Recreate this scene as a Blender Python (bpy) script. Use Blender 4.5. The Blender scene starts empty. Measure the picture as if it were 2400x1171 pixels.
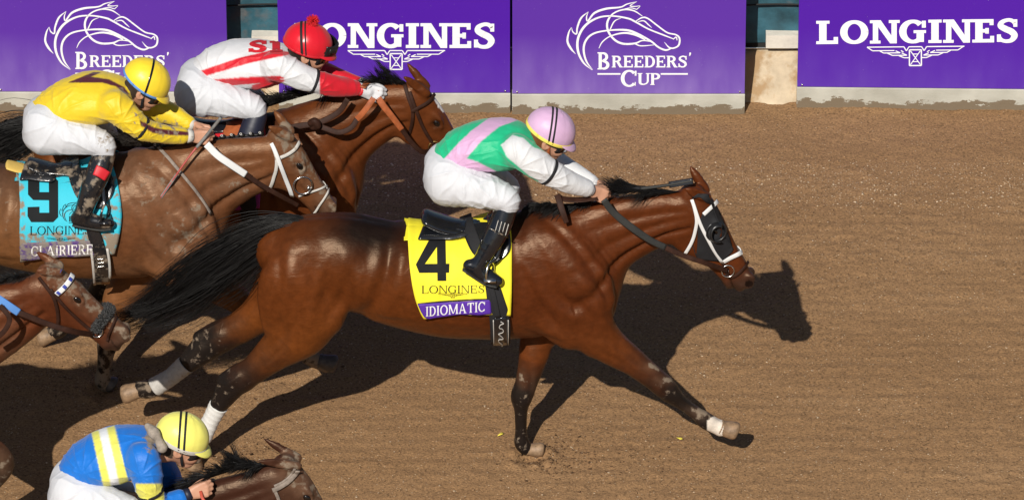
import bpy, math, random
import numpy as np
from mathutils import Vector
from mathutils.bvhtree import BVHTree
random.seed(4); rng = np.random.default_rng(7)
sc = bpy.context.scene
COL = sc.collection

# ------------------------------------------------------------------ camera
E = math.radians(30.0); SE, CE = math.sin(E), math.cos(E)
DIST = 40.0; PXM = 440.0                      # pixels (of the 2400 px wide picture) per metre at the target
TGT = np.array([0.0, 0.0, 1.27])
CAMP = TGT + DIST * np.array([0, -CE, SE])
cd = bpy.data.cameras.new('camera'); cam = bpy.data.objects.new('camera', cd); COL.objects.link(cam)
cam.location = CAMP; cam.rotation_euler = (math.pi / 2 - E, 0, 0)
cd.sensor_width = 36.0; cd.lens = 36.0 * DIST * PXM / 2400.0
cd.clip_start = 1.0; cd.clip_end = 2000.0
sc.camera = cam

# ------------------------------------------------------------------ sky and sun
SUN_EL = math.radians(39.5); SUN_DX = 0.285     # light travels towards +Y and slightly +X
w = bpy.data.worlds.new('World'); sc.world = w; w.use_nodes = True
nt = w.node_tree; nt.nodes.clear()
sky = nt.nodes.new('ShaderNodeTexSky'); sky.sky_type = 'NISHITA'; sky.sun_disc = False
sky.sun_elevation = SUN_EL; sky.sun_rotation = math.atan2(-SUN_DX, -1.0)
bg = nt.nodes.new('ShaderNodeBackground'); bg.inputs['Strength'].default_value = 0.05
wo = nt.nodes.new('ShaderNodeOutputWorld')
nt.links.new(sky.outputs[0], bg.inputs['Color']); nt.links.new(bg.outputs[0], wo.inputs['Surface'])
sd = bpy.data.lights.new('sun', 'SUN'); sd.energy = 5.0; sd.angle = math.radians(0.5); sd.color = (1.0, 0.95, 0.87)
sun = bpy.data.objects.new('sun', sd); COL.objects.link(sun)
ld = Vector((SUN_DX, 1.0, 0)).normalized() * math.cos(SUN_EL) + Vector((0, 0, -math.sin(SUN_EL)))
sun.rotation_euler = ld.to_track_quat('-Z', 'Y').to_euler(); sun.location = (-2, -12, 12)
vs = sc.view_settings; sc.display_settings.display_device = 'sRGB'
vs.view_transform = 'Standard'; vs.look = 'None'; vs.exposure = 0.0; vs.gamma = 1.0; vs.use_curve_mapping = False

# ------------------------------------------------------------------ measuring helpers: picture position at a chosen depth -> place
def ray(px, py):
    a = (np.asarray(px, float) - 1200.0) / PXM; b = (585.5 - np.asarray(py, float)) / PXM
    d = np.stack([a, DIST * CE + b * SE, -DIST * SE + b * CE], -1)
    return d
def P(px, py, Y=0.0):
    d = ray(px, py); t = (np.asarray(Y) - CAMP[1]) / d[..., 1]
    return CAMP + d * np.asarray(t)[..., None]
def G(px, py, z=0.0):
    d = ray(px, py); t = (z - CAMP[2]) / d[..., 2]
    return CAMP + d * np.asarray(t)[..., None]
def proj(p):
    q = np.asarray(p, float) - CAMP
    dep = q[..., 1] * CE - q[..., 2] * SE; up = q[..., 1] * SE + q[..., 2] * CE
    return np.stack([1200 + q[..., 0] / dep * DIST * PXM, 585.5 - up / dep * DIST * PXM], -1)
def mpp(p):                                   # metres per pixel at p
    q = np.asarray(p, float) - CAMP
    return (q[..., 1] * CE - q[..., 2] * SE) / (DIST * PXM)
def nrm(v):
    v = np.asarray(v, float); return v / (np.linalg.norm(v, axis=-1, keepdims=True) + 1e-12)
def spl(pts, n):                              # Catmull-Rom
    p = np.asarray(pts, float)
    if len(p) < 3 or n < 2:
        if n < 2: return p
        t = np.linspace(0, 1, n * (len(p) - 1) + 1)[:, None]
        return p[0] + (p[-1] - p[0]) * t
    q = np.vstack([2 * p[0] - p[1], p, 2 * p[-1] - p[-2]]); out = []
    for i in range(1, len(q) - 2):
        for j in range(n):
            t = j / n; a, b, c, d = q[i - 1], q[i], q[i + 1], q[i + 2]
            out.append(0.5 * ((2 * b) + (c - a) * t + (2 * a - 5 * b + 4 * c - d) * t * t + (3 * b - a - 3 * c + d) * t ** 3))
    out.append(p[-1]); return np.array(out)
def resample(pts, n):
    p = np.asarray(pts, float); L = np.r_[0, np.cumsum(np.linalg.norm(np.diff(p[:, :3] if p.shape[1] >= 3 else p, axis=0), axis=1))]
    t = np.linspace(0, L[-1], n); return np.stack([np.interp(t, L, p[:, i]) for i in range(p.shape[1])], 1)
def sstep(a, b, x):
    t = np.clip((x - a) / (b - a), 0, 1); return t * t * (3 - 2 * t)
def hash3(i, j, k, s):
    n = (i * 374761393 + j * 668265263 + k * 2147483647 + s * 974634777) & 0xFFFFFFFF
    n = ((n ^ (n >> 13)) * 1274126177) & 0xFFFFFFFF
    return ((n ^ (n >> 16)) & 0xFFFF) / 65535.0
def noise(p, s=0):                            # value noise, -1..1
    p = np.asarray(p, float); f = np.floor(p); i = f.astype(np.int64); t = p - f; t = t * t * (3 - 2 * t); r = 0
    for a in (0, 1):
        wa = t[:, 0] if a else 1 - t[:, 0]
        for b in (0, 1):
            wb = t[:, 1] if b else 1 - t[:, 1]
            for c in (0, 1):
                wc = t[:, 2] if c else 1 - t[:, 2]
                r = r + wa * wb * wc * hash3(i[:, 0] + a, i[:, 1] + b, i[:, 2] + c, s)
    return r * 2 - 1
def fbm(p, o=3, s=0):
    r = 0; a = 1.0; p = np.asarray(p, float)
    for q in range(o): r = r + a * noise(p * 2 ** q + 17.3 * q, s + q); a *= .5
    return r / 1.75
def inpoly(x, y, poly):
    c = np.zeros(np.shape(x), bool); n = len(poly); j = n - 1
    for i in range(n):
        xi, yi = poly[i]; xj, yj = poly[j]
        if yi != yj: c ^= ((yi > y) != (yj > y)) & (x < (xj - xi) * (y - yi) / (yj - yi) + xi)
        j = i
    return c

# ------------------------------------------------------------------ objects
def tag(o, label=None, cat=None, group=None, kind=None):
    if label: o['label'] = label
    if cat: o['category'] = cat
    if group: o['group'] = group
    if kind: o['kind'] = kind
    return o
def empty(name, loc=(0, 0, 0), parent=None):
    o = bpy.data.objects.new(name, None); COL.objects.link(o); o.location = [float(v) for v in loc]; o.empty_display_size = .1
    if parent: o.parent = parent
    return o
def worldloc(o):
    v = np.array(o.location)
    while o.parent: o = o.parent; v = v + np.array(o.location)
    return v
def mesh(name, V, F, mat, parent=None, smooth=True, col=None, rough=None, solid=0.0, matidx=None):
    V = np.asarray(V, np.float64)
    if parent is not None: V = V - worldloc(parent)
    me = bpy.data.meshes.new(name)
    if isinstance(F, np.ndarray):
        n = F.shape[1]; me.vertices.add(len(V)); me.vertices.foreach_set('co', V.astype(np.float32).ravel())
        me.loops.add(F.size); me.loops.foreach_set('vertex_index', F.astype(np.int32).ravel())
        me.polygons.add(len(F)); me.polygons.foreach_set('loop_start', np.arange(0, F.size, n, dtype=np.int32))
        me.update(calc_edges=True)
    else:
        me.from_pydata([tuple(v) for v in V.tolist()], [], [tuple(f) for f in F]); me.update()
    me.validate()
    if smooth: me.polygons.foreach_set('use_smooth', np.ones(len(me.polygons), bool))
    if col is not None:
        c = np.ones((len(V), 4), np.float32); c[:, :3] = col
        a = me.attributes.new('Col', 'FLOAT_COLOR', 'POINT'); a.data.foreach_set('color', c.ravel())
    if rough is not None:
        a = me.attributes.new('Mud', 'FLOAT', 'POINT'); a.data.foreach_set('value', np.asarray(rough, np.float32))
    for m in (mat if isinstance(mat, (list, tuple)) else [mat]): me.materials.append(m)
    if matidx is not None: me.polygons.foreach_set('material_index', np.asarray(matidx, np.int32))
    o = bpy.data.objects.new(name, me); COL.objects.link(o)
    if parent is not None: o.parent = parent
    if solid:
        md = o.modifiers.new('thickness', 'SOLIDIFY'); md.thickness = solid; md.offset = 0
    return o

# ------------------------------------------------------------------ smooth solid modelling on a grid
class Field:
    def __init__(s, lo, hi, h):
        s.lo = np.array(lo, float); s.h = h; n = np.ceil((np.array(hi) - s.lo) / h).astype(int) + 1
        s.d = np.full(n, 1.0, np.float32)
        s.ax = [(s.lo[i] + h * np.arange(n[i])).astype(np.float32) for i in range(3)]
    def box(s, lo, hi):
        a = np.maximum(np.floor((np.array(lo) - s.lo) / s.h).astype(int), 0)
        b = np.minimum(np.ceil((np.array(hi) - s.lo) / s.h).astype(int) + 1, s.d.shape)
        if np.any(b <= a): return None
        return tuple(slice(a[i], b[i]) for i in range(3))
    def chain(s, pts, r, f=1.0, k=.02, sub=3, op='u'):
        pts = np.asarray(pts, float); m = len(pts); r = np.broadcast_to(np.asarray(r, float), (m,)); f = np.broadcast_to(np.asarray(f, float), (m,))
        q = np.column_stack([pts, r, f])
        q = np.vstack([q, q[0] + [1e-4, 0, 0, 0, 0]]) if m == 1 else (spl(q, sub) if m > 2 else q)
        R = q[:, 3] * np.maximum(1, q[:, 4]) + k + 2.5 * s.h
        bx = s.box((q[:, :3] - R[:, None]).min(0), (q[:, :3] + R[:, None]).max(0))
        if bx is None: return
        D = np.full([b.stop - b.start for b in bx], 1.0, np.float32)
        for i in range(len(q) - 1):
            a, b = q[i, :3], q[i + 1, :3]; rr = max(R[i], R[i + 1])
            sb = s.box(np.minimum(a, b) - rr, np.maximum(a, b) + rr)
            if sb is None: continue
            sb = tuple(slice(max(sb[j].start, bx[j].start), min(sb[j].stop, bx[j].stop)) for j in range(3))
            if any(q_.stop <= q_.start for q_ in sb): continue
            ff = .5 * (q[i, 4] + q[i + 1, 4])
            X = s.ax[0][sb[0]][:, None, None]; Y = (s.ax[1][sb[1]] / ff)[None, :, None]; Z = s.ax[2][sb[2]][None, None, :]
            a = a * [1, 1 / ff, 1]; b = b * [1, 1 / ff, 1]; ba = b - a; bb = float(ba @ ba) + 1e-12
            t = np.clip(((X - a[0]) * ba[0] + (Y - a[1]) * ba[1] + (Z - a[2]) * ba[2]) / bb, 0, 1)
            d = np.sqrt((X - a[0] - t * ba[0]) ** 2 + (Y - a[1] - t * ba[1]) ** 2 + (Z - a[2] - t * ba[2]) ** 2) - (q[i, 3] + (q[i + 1, 3] - q[i, 3]) * t)
            if ff < 1: d = d * (.5 + .5 * ff)
            ss = tuple(slice(sb[j].start - bx[j].start, sb[j].stop - bx[j].start) for j in range(3))
            D[ss] = np.minimum(D[ss], d)
        s.comb(bx, D, k, op)
    def comb(s, bx, D, k, op):
        c = s.d[bx]
        if op == 'u':
            hh = np.maximum(k - np.abs(c - D), 0) / k; s.d[bx] = np.minimum(c, D) - hh * hh * k * .25
        else:
            D = -D; hh = np.maximum(k - np.abs(c - D), 0) / k; s.d[bx] = np.maximum(c, D) + hh * hh * k * .25
    def ball(s, c, r3, k=.02, op='u', rot=None):
        c = np.asarray(c, float); r3 = np.asarray(r3, float); R = r3.max() + k + 2.5 * s.h
        bx = s.box(c - R, c + R)
        if bx is None: return
        X = s.ax[0][bx[0]][:, None, None] - c[0]; Y = s.ax[1][bx[1]][None, :, None] - c[1]; Z = s.ax[2][bx[2]][None, None, :] - c[2]
        if rot is None: u, v, ww = X, Y, Z
        else: u, v, ww = [X * rot[i][0] + Y * rot[i][1] + Z * rot[i][2] for i in range(3)]
        q = np.sqrt((u / r3[0]) ** 2 + (v / r3[1]) ** 2 + (ww / r3[2]) ** 2)
        s.comb(bx, ((q - 1) * r3.min()).astype(np.float32), k, op)
    def nets(s):
        d = s.d; g = d < 0; nx, ny, nz = [n - 1 for n in d.shape]
        cnt = np.zeros((nx, ny, nz), np.uint8)
        offs = [(a, b, c) for a in (0, 1) for b in (0, 1) for c in (0, 1)]
        for a, b, c in offs: cnt += g[a:a + nx, b:b + ny, c:c + nz]
        I = np.argwhere((cnt > 0) & (cnt < 8)); vid = np.full((nx, ny, nz), -1, np.int32); vid[I[:, 0], I[:, 1], I[:, 2]] = np.arange(len(I))
        Dv = [d[I[:, 0] + a, I[:, 1] + b, I[:, 2] + c] for a, b, c in offs]
        acc = np.zeros((len(I), 3)); n = np.zeros(len(I))
        for i in range(8):
            for j in range(i + 1, 8):
                o0, o1 = np.array(offs[i]), np.array(offs[j])
                if np.abs(o0 - o1).sum() != 1: continue
                m = (Dv[i] < 0) != (Dv[j] < 0); t = Dv[i][m] / (Dv[i][m] - Dv[j][m])
                acc[m] += o0 + t[:, None] * (o1 - o0); n[m] += 1
        V = s.lo + s.h * (I + acc / n[:, None]); Fs = []
        for ax in range(3):
            u, v = (ax + 1) % 3, (ax + 2) % 3
            sl0 = [slice(1, -1)] * 3; sl1 = [slice(1, -1)] * 3; sl0[ax] = slice(0, -1); sl1[ax] = slice(1, None)
            A = g[tuple(sl0)]; B = g[tuple(sl1)]
            for fl, M in ((0, A & ~B), (1, B & ~A)):
                J = np.argwhere(M)
                if not len(J): continue
                J = J + [0 if i == ax else 1 for i in range(3)]; eu = np.zeros(3, int); eu[u] = 1; ev = np.zeros(3, int); ev[v] = 1
                q = [J - eu - ev, J - ev, J, J - eu]
                ids = np.stack([vid[x[:, 0], x[:, 1], x[:, 2]] for x in q], 1)
                Fs.append(ids[:, ::-1] if fl else ids)
        F = np.vstack(Fs); F = F[(F >= 0).all(1)]
        return V, F
def vnorm(V, F):
    n = np.cross(V[F[:, 2]] - V[F[:, 0]], V[F[:, 3]] - V[F[:, 1]]); N = np.zeros_like(V)
    for i in range(4):
        for j in range(3): N[:, j] += np.bincount(F[:, i], n[:, j], len(V))
    return nrm(N)
def relax(V, F, it=1, a=.5):
    for _ in range(it):
        S = np.zeros_like(V); c = np.bincount(F.ravel(), minlength=len(V)) * 2.0
        for i in range(4):
            for q in (1, 3):
                for j in range(3): S[:, j] += np.bincount(F[:, i], V[F[:, (i + q) % 4], j], len(V))
        V = V + a * (S / c[:, None] - V)
    return V
def bvh(V, F): return BVHTree.FromPolygons(np.asarray(V).tolist(), np.asarray(F).tolist())
def miss(b, px, py):
    d = ray(px, py); return b.ray_cast(Vector(CAMP), Vector(d / np.linalg.norm(d)))[0] is None
def hit(b, px, py, Y0, off=0.0):
    d = ray(px, py); d = d / np.linalg.norm(d); loc, no, _, _ = b.ray_cast(Vector(CAMP), Vector(d))
    if loc is None:
        loc, no, _, _ = b.find_nearest(Vector(P(px, py, Y0 - .2)))
        no = Vector((0, 0, 1)) if no is None else no
    n = np.array(no)
    if n @ d > 0: n = -n
    return np.array(loc) + n * off, n

# ------------------------------------------------------------------ shapes
def tube(path, r, n=6, cap=True):
    p = np.asarray(path, float); m = len(p); r = np.broadcast_to(np.asarray(r, float), (m,))
    t = nrm(np.gradient(p, axis=0)); ref = np.array([0, 1, 0.13]); a = nrm(np.cross(t, ref)); b = np.cross(t, a)
    th = np.arange(n) * 2 * math.pi / n
    V = (p[:, None] + r[:, None, None] * (np.cos(th)[None, :, None] * a[:, None] + np.sin(th)[None, :, None] * b[:, None])).reshape(-1, 3)
    F = [(i * n + j, i * n + (j + 1) % n, (i + 1) * n + (j + 1) % n, (i + 1) * n + j) for i in range(m - 1) for j in range(n)]
    if cap: F += [tuple(range(n))[::-1], tuple(range((m - 1) * n, m * n))]
    return V, F
def band(path, nor, wid, th):                 # flat strap: rounded box section along a path
    p = np.asarray(path, float); t = nrm(np.gradient(p, axis=0)); nor = nrm(nor); s = nrm(np.cross(t, nor)); n2 = np.cross(s, t)
    wid = np.broadcast_to(np.asarray(wid, float), (len(p),))[:, None]; c = [(-.5, -.5), (-.5, .2), (-.38, .5), (.38, .5), (.5, .2), (.5, -.5)]
    V = np.stack([p + s * wid * a + n2 * th * b for a, b in c], 1).reshape(-1, 3); k = len(c); m = len(p)
    F = [(i * k + j, i * k + (j + 1) % k, (i + 1) * k + (j + 1) % k, (i + 1) * k + j) for i in range(m - 1) for j in range(k)]
    F += [tuple(range(k))[::-1], tuple(range((m - 1) * k, m * k))]
    return V, F
def join(parts):
    V = []; F = []; o = 0
    for v, f in parts:
        V.append(np.asarray(v, float)); F += [tuple(i + o for i in q) for q in f]; o += len(v)
    return np.vstack(V), F
def boxm(c, h, rot=0.0, bev=.0):
    x, y, z = h; v = np.array([(a * x, b * y, d * z) for a in (-1, 1) for b in (-1, 1) for d in (-1, 1)], float)
    cr, sr = math.cos(rot), math.sin(rot); v = np.stack([v[:, 0] * cr - v[:, 1] * sr, v[:, 0] * sr + v[:, 1] * cr, v[:, 2]], 1) + c
    return v, [(0, 1, 3, 2), (4, 6, 7, 5), (0, 4, 5, 1), (2, 3, 7, 6), (0, 2, 6, 4), (1, 5, 7, 3)]

def ball_mesh(c, a, b, d, n=10, k=14):
    u = np.linspace(0, math.pi, n)[:, None]; t = np.linspace(0, 2 * math.pi, k, endpoint=False)[None]
    S_ = np.stack([np.sin(u) * np.cos(t) * a, np.sin(u) * np.sin(t) * b, np.cos(u) * d + 0 * t], -1).reshape(-1, 3) + c
    return S_, [(i * k + j, i * k + (j + 1) % k, (i + 1) * k + (j + 1) % k, (i + 1) * k + j) for i in range(n - 1) for j in range(k)]

# ------------------------------------------------------------------ materials
def mat(name, col=(.5, .5, .5), rough=.5, spec=.5, attr=False, bump=0, bscale=60, bstretch=(1, 1, 1), var=.0, vscale=9, coat=0, metal=0, sheen=0, mud=False, mudcol=(.24, .19, .14), dirt=0.0, dirtscale=14, dirtcol=(.26, .2, .15), bump2=0, b2scale=200, trans=0, tint=None, b2stretch=(1, 1, 1), veins=0):
    m = bpy.data.materials.new(name); m.use_nodes = True; t = m.node_tree; L = t.links; N = t.nodes; b = N['Principled BSDF']
    b.inputs['Roughness'].default_value = rough; b.inputs['Specular IOR Level'].default_value = spec; b.inputs['Metallic'].default_value = metal
    b.inputs['Coat Weight'].default_value = coat; b.inputs['Coat Roughness'].default_value = .12; b.inputs['Sheen Weight'].default_value = sheen
    if tint: b.inputs['Specular Tint'].default_value = (*tint, 1)
    if trans: b.inputs['Transmission Weight'].default_value = trans
    tc = N.new('ShaderNodeTexCoord')
    def nz(scale, detail=4, st=(1, 1, 1)):
        mp = N.new('ShaderNodeMapping'); mp.inputs['Scale'].default_value = st; L.new(tc.outputs['Object'], mp.inputs['Vector'])
        n = N.new('ShaderNodeTexNoise'); n.inputs['Scale'].default_value = scale; n.inputs['Detail'].default_value = detail; n.inputs['Roughness'].default_value = .6
        L.new(mp.outputs[0], n.inputs['Vector']); return n
    if attr:
        a = N.new('ShaderNodeAttribute'); a.attribute_name = 'Col'; c = a.outputs['Color']
    else:
        a = N.new('ShaderNodeRGB'); a.outputs[0].default_value = (*col, 1); c = a.outputs[0]
    if var:
        n = nz(vscale); mr = N.new('ShaderNodeMapRange'); mr.inputs[1].default_value = .3; mr.inputs[2].default_value = .7; mr.inputs[3].default_value = 1 - var; mr.inputs[4].default_value = 1 + var
        L.new(n.outputs['Fac'], mr.inputs[0]); mx = N.new('ShaderNodeMix'); mx.data_type = 'RGBA'; mx.blend_type = 'MULTIPLY'; mx.inputs[0].default_value = 1
        L.new(c, mx.inputs[6]); L.new(mr.outputs[0], mx.inputs[7]); c = mx.outputs[2]
    rsock = None
    if dirt or mud:
        n = nz(dirtscale, 6); mr = N.new('ShaderNodeMapRange'); L.new(n.outputs['Fac'], mr.inputs[0])
        if mud:
            at = N.new('ShaderNodeAttribute'); at.attribute_name = 'Mud'
            s1 = N.new('ShaderNodeMath'); s1.operation = 'MULTIPLY_ADD'; L.new(at.outputs['Fac'], s1.inputs[0]); s1.inputs[1].default_value = -.8; s1.inputs[2].default_value = .86
            s2 = N.new('ShaderNodeMath'); s2.operation = 'ADD'; L.new(s1.outputs[0], s2.inputs[0]); s2.inputs[1].default_value = .12
            L.new(s1.outputs[0], mr.inputs[1]); L.new(s2.outputs[0], mr.inputs[2])
        else:
            mr.inputs[1].default_value = .78 - dirt * .5; mr.inputs[2].default_value = .90 - dirt * .5
        mx = N.new('ShaderNodeMix'); mx.data_type = 'RGBA'; L.new(mr.outputs[0], mx.inputs[0]); L.new(c, mx.inputs[6]); mx.inputs[7].default_value = (*(mudcol if mud else dirtcol), 1); c = mx.outputs[2]
        rr = N.new('ShaderNodeMapRange'); L.new(mr.outputs[0], rr.inputs[0]); rr.inputs[3].default_value = rough; rr.inputs[4].default_value = .9; L.new(rr.outputs[0], b.inputs['Roughness'])
    L.new(c, b.inputs['Base Color'])
    prev = None
    for st, scl, sr in ((bump, bscale, bstretch), (bump2, b2scale, b2stretch)):
        if st:
            n = nz(scl, 5, sr); bp = N.new('ShaderNodeBump'); bp.inputs['Strength'].default_value = 1; bp.inputs['Distance'].default_value = st; L.new(n.outputs['Fac'], bp.inputs['Height'])
            if prev: L.new(prev.outputs[0], bp.inputs['Normal'])
            prev = bp
    if veins:   # raised veins under thin skin: warped cell edges, only in patches
        n = nz(5, 2); mx = N.new('ShaderNodeMix'); mx.data_type = 'RGBA'; mx.inputs[0].default_value = .14; L.new(tc.outputs['Object'], mx.inputs[6]); L.new(n.outputs['Color'], mx.inputs[7])
        vo = N.new('ShaderNodeTexVoronoi'); vo.feature = 'DISTANCE_TO_EDGE'; vo.inputs['Scale'].default_value = 6.5; L.new(mx.outputs[2], vo.inputs['Vector'])
        mr = N.new('ShaderNodeMapRange'); mr.interpolation_type = 'SMOOTHSTEP'; mr.inputs[1].default_value = 0; mr.inputs[2].default_value = .055; mr.inputs[3].default_value = 1; mr.inputs[4].default_value = 0; L.new(vo.outputs['Distance'], mr.inputs[0])
        n2 = nz(3.2, 2); m2 = N.new('ShaderNodeMapRange'); m2.inputs[1].default_value = .48; m2.inputs[2].default_value = .62; L.new(n2.outputs['Fac'], m2.inputs[0])
        mu = N.new('ShaderNodeMath'); mu.operation = 'MULTIPLY'; L.new(mr.outputs[0], mu.inputs[0]); L.new(m2.outputs[0], mu.inputs[1])
        bp = N.new('ShaderNodeBump'); bp.inputs['Distance'].default_value = veins; L.new(mu.outputs[0], bp.inputs['Height'])
        if prev: L.new(prev.outputs[0], bp.inputs['Normal'])
        prev = bp
    if prev: L.new(prev.outputs[0], b.inputs['Normal'])
    return m
M = {}
M['coat'] = mat('coat', veins=.0006, rough=.38, spec=.28, attr=True, bump=.0035, bscale=9, bstretch=(1, 1, 1.6), bump2=.0013, b2scale=110, b2stretch=(.3, 1, .8), mud=True, mudcol=(.19, .145, .105), var=.18, vscale=26, dirtscale=24, tint=(1, .74, .52))
M['hoof'] = mat('hoof', (.23, .145, .082), .6, var=.35, vscale=40, bump=.001, bscale=90)
M['hoofdark'] = mat('hoof_dark', (.06, .05, .045), .55, var=.35, vscale=40, bump=.001, bscale=90)
M['hair'] = mat('black_hair', (.006, .005, .0045), .45, .28, var=.4, vscale=20)
M['hairgrey'] = mat('dusty_hair', (.03, .024, .02), .6, .3, var=.5, vscale=20)
M['eye'] = mat('eye', (.008, .005, .004), .08, .6)
M['white'] = mat('white_cloth', (.62, .62, .63), .7, .25, bump=.0009, bscale=900, var=.03, dirt=.0)
M['bandage'] = mat('bandage', (.62, .61, .58), .85, .2, bump=.0012, bscale=160, bstretch=(.3, .3, 3), var=.08, vscale=40)
M['bandagemudshade'] = mat('shaded_dirty_bandage', (.40, .38, .35), .9, .2, bump=.0012, bscale=160, var=.15, vscale=40, dirt=.45)  # muddy wrap, its base also greyed to carry the far leg's shade
M['silk'] = mat('silk', rough=.5, spec=.35, attr=True, bump=.006, bscale=14, bstretch=(1, 1, 1), bump2=.0006, b2scale=500, mud=True, dirtscale=30, sheen=.15)
M['breech'] = mat('breeches', rough=.62, spec=.3, attr=True, bump=.004, bscale=13, bstretch=(1.6, 1, .8), bump2=.0004, b2scale=700, mud=True, dirtscale=26)
M['skin'] = mat('skin', rough=.5, spec=.4, attr=True, bump=.0006, bscale=140)
M['leatherblk'] = mat('black_leather', (.008, .009, .012), .17, .6, bump=.0015, bscale=22, coat=.4, var=.2)
M['leatherdirty'] = mat('muddy_black_leather', (.012, .012, .014), .22, .6, bump=.0015, bscale=24, coat=.3, dirt=.52, dirtscale=16, dirtcol=(.22, .17, .12))
M['leatherbrn'] = mat('dark_brown_leather', (.032, .013, .008), .6, .14, bump=.0008, bscale=80, var=.3, vscale=30)
M['leatherorg'] = mat('tan_leather', (.33, .09, .03), .45, .5, bump=.0008, bscale=80, var=.25, vscale=30)
M['blackfab'] = mat('black_fabric', (.014, .014, .016), .75, .3, bump=.0012, bscale=240, var=.2)
M['rubber'] = mat('black_rubber', (.02, .02, .018), .6, .4, bump=.0016, bscale=300, var=.3)
M['webwhite'] = mat('white_webbing', (.66, .66, .65), .6, .35, bump=.0008, bscale=200, var=.06)
M['webdirty'] = mat('muddy_white_webbing', (.52, .50, .46), .65, .3, bump=.0008, bscale=200, dirt=.42, dirtscale=30)
M['steel'] = mat('steel', (.62, .62, .6), .25, .5, metal=1, bump=.0004, bscale=120)
M['gold'] = mat('brass', (.6, .42, .15), .3, .5, metal=1)
M['cloth'] = mat('cloth', rough=.65, spec=.3, attr=True, bump=.0012, bscale=40, bump2=.0004, b2scale=900, mud=True, dirtscale=24)
M['ink'] = mat('black_print', (.010, .0105, .012), .7, .12, var=.15, vscale=40)
M['inkwhite'] = mat('white_print', (.70, .70, .71), .6, .3, var=.06, vscale=30)
M['inkwhitemud'] = mat('muddy_white_print', (.74, .72, .70), .7, .3, dirt=.5, dirtscale=40)
M['inkmud'] = mat('muddy_black_print', (.010, .012, .013), .7, .12, dirt=.16, dirtscale=30, dirtcol=(.2, .24, .24))
M['visor'] = mat('goggle_lens', (.05, .018, .006), .06, .6, coat=.5)
M['plastic'] = mat('black_plastic', (.012, .012, .013), .35, .5)
def plain(name, c, rough=.5, **k):
    M[name] = mat(name, c, rough, **k); return M[name]
# ================================================================== the setting
def ground_height(x, y):
    p = np.stack([x, y, np.zeros_like(x)], -1).reshape(-1, 3)
    wob = noise(p * [.8, .8, 1], 3) * .35 + noise(p * [3, 3, 1], 5) * .12
    rid = .5 + .5 * np.sin((p[:, 1] + wob * .006) * 2 * math.pi / .112)
    amp = .0032 * (.45 + .55 * (noise(p * [.35, 7, 1], 9) * .5 + .5)) * (1 - sstep(2.7, 3.3, p[:, 1]))
    cl = fbm(p * [34, 34, 1], 3, 21); z = rid ** 1.5 * amp + .0065 * cl + .006 * fbm(p * [7, 9, 1], 2, 31) + .010 * fbm(p * [2, 2, 1], 2, 41)
    return (z - .012).reshape(x.shape)
def axis(lo, hi, st, far):
    a = np.arange(lo, hi, st); g = []; v = st; q = hi
    while q < far: g.append(q); v *= 1.6; q += v
    return np.r_[[lo - (t - hi) - st for t in g[::-1]], a, g, far]
gx = axis(-3.2, 3.2, .018, 300); gy = axis(-.8, 4.1, .0165, 300)
GX, GY = np.meshgrid(gx, gy, indexing='ij'); GZ = ground_height(GX, GY)
near = (np.abs(GX) < 8) & (GY > -6) & (GY < 8); GZ = np.where(near, GZ, -.012)
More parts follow.
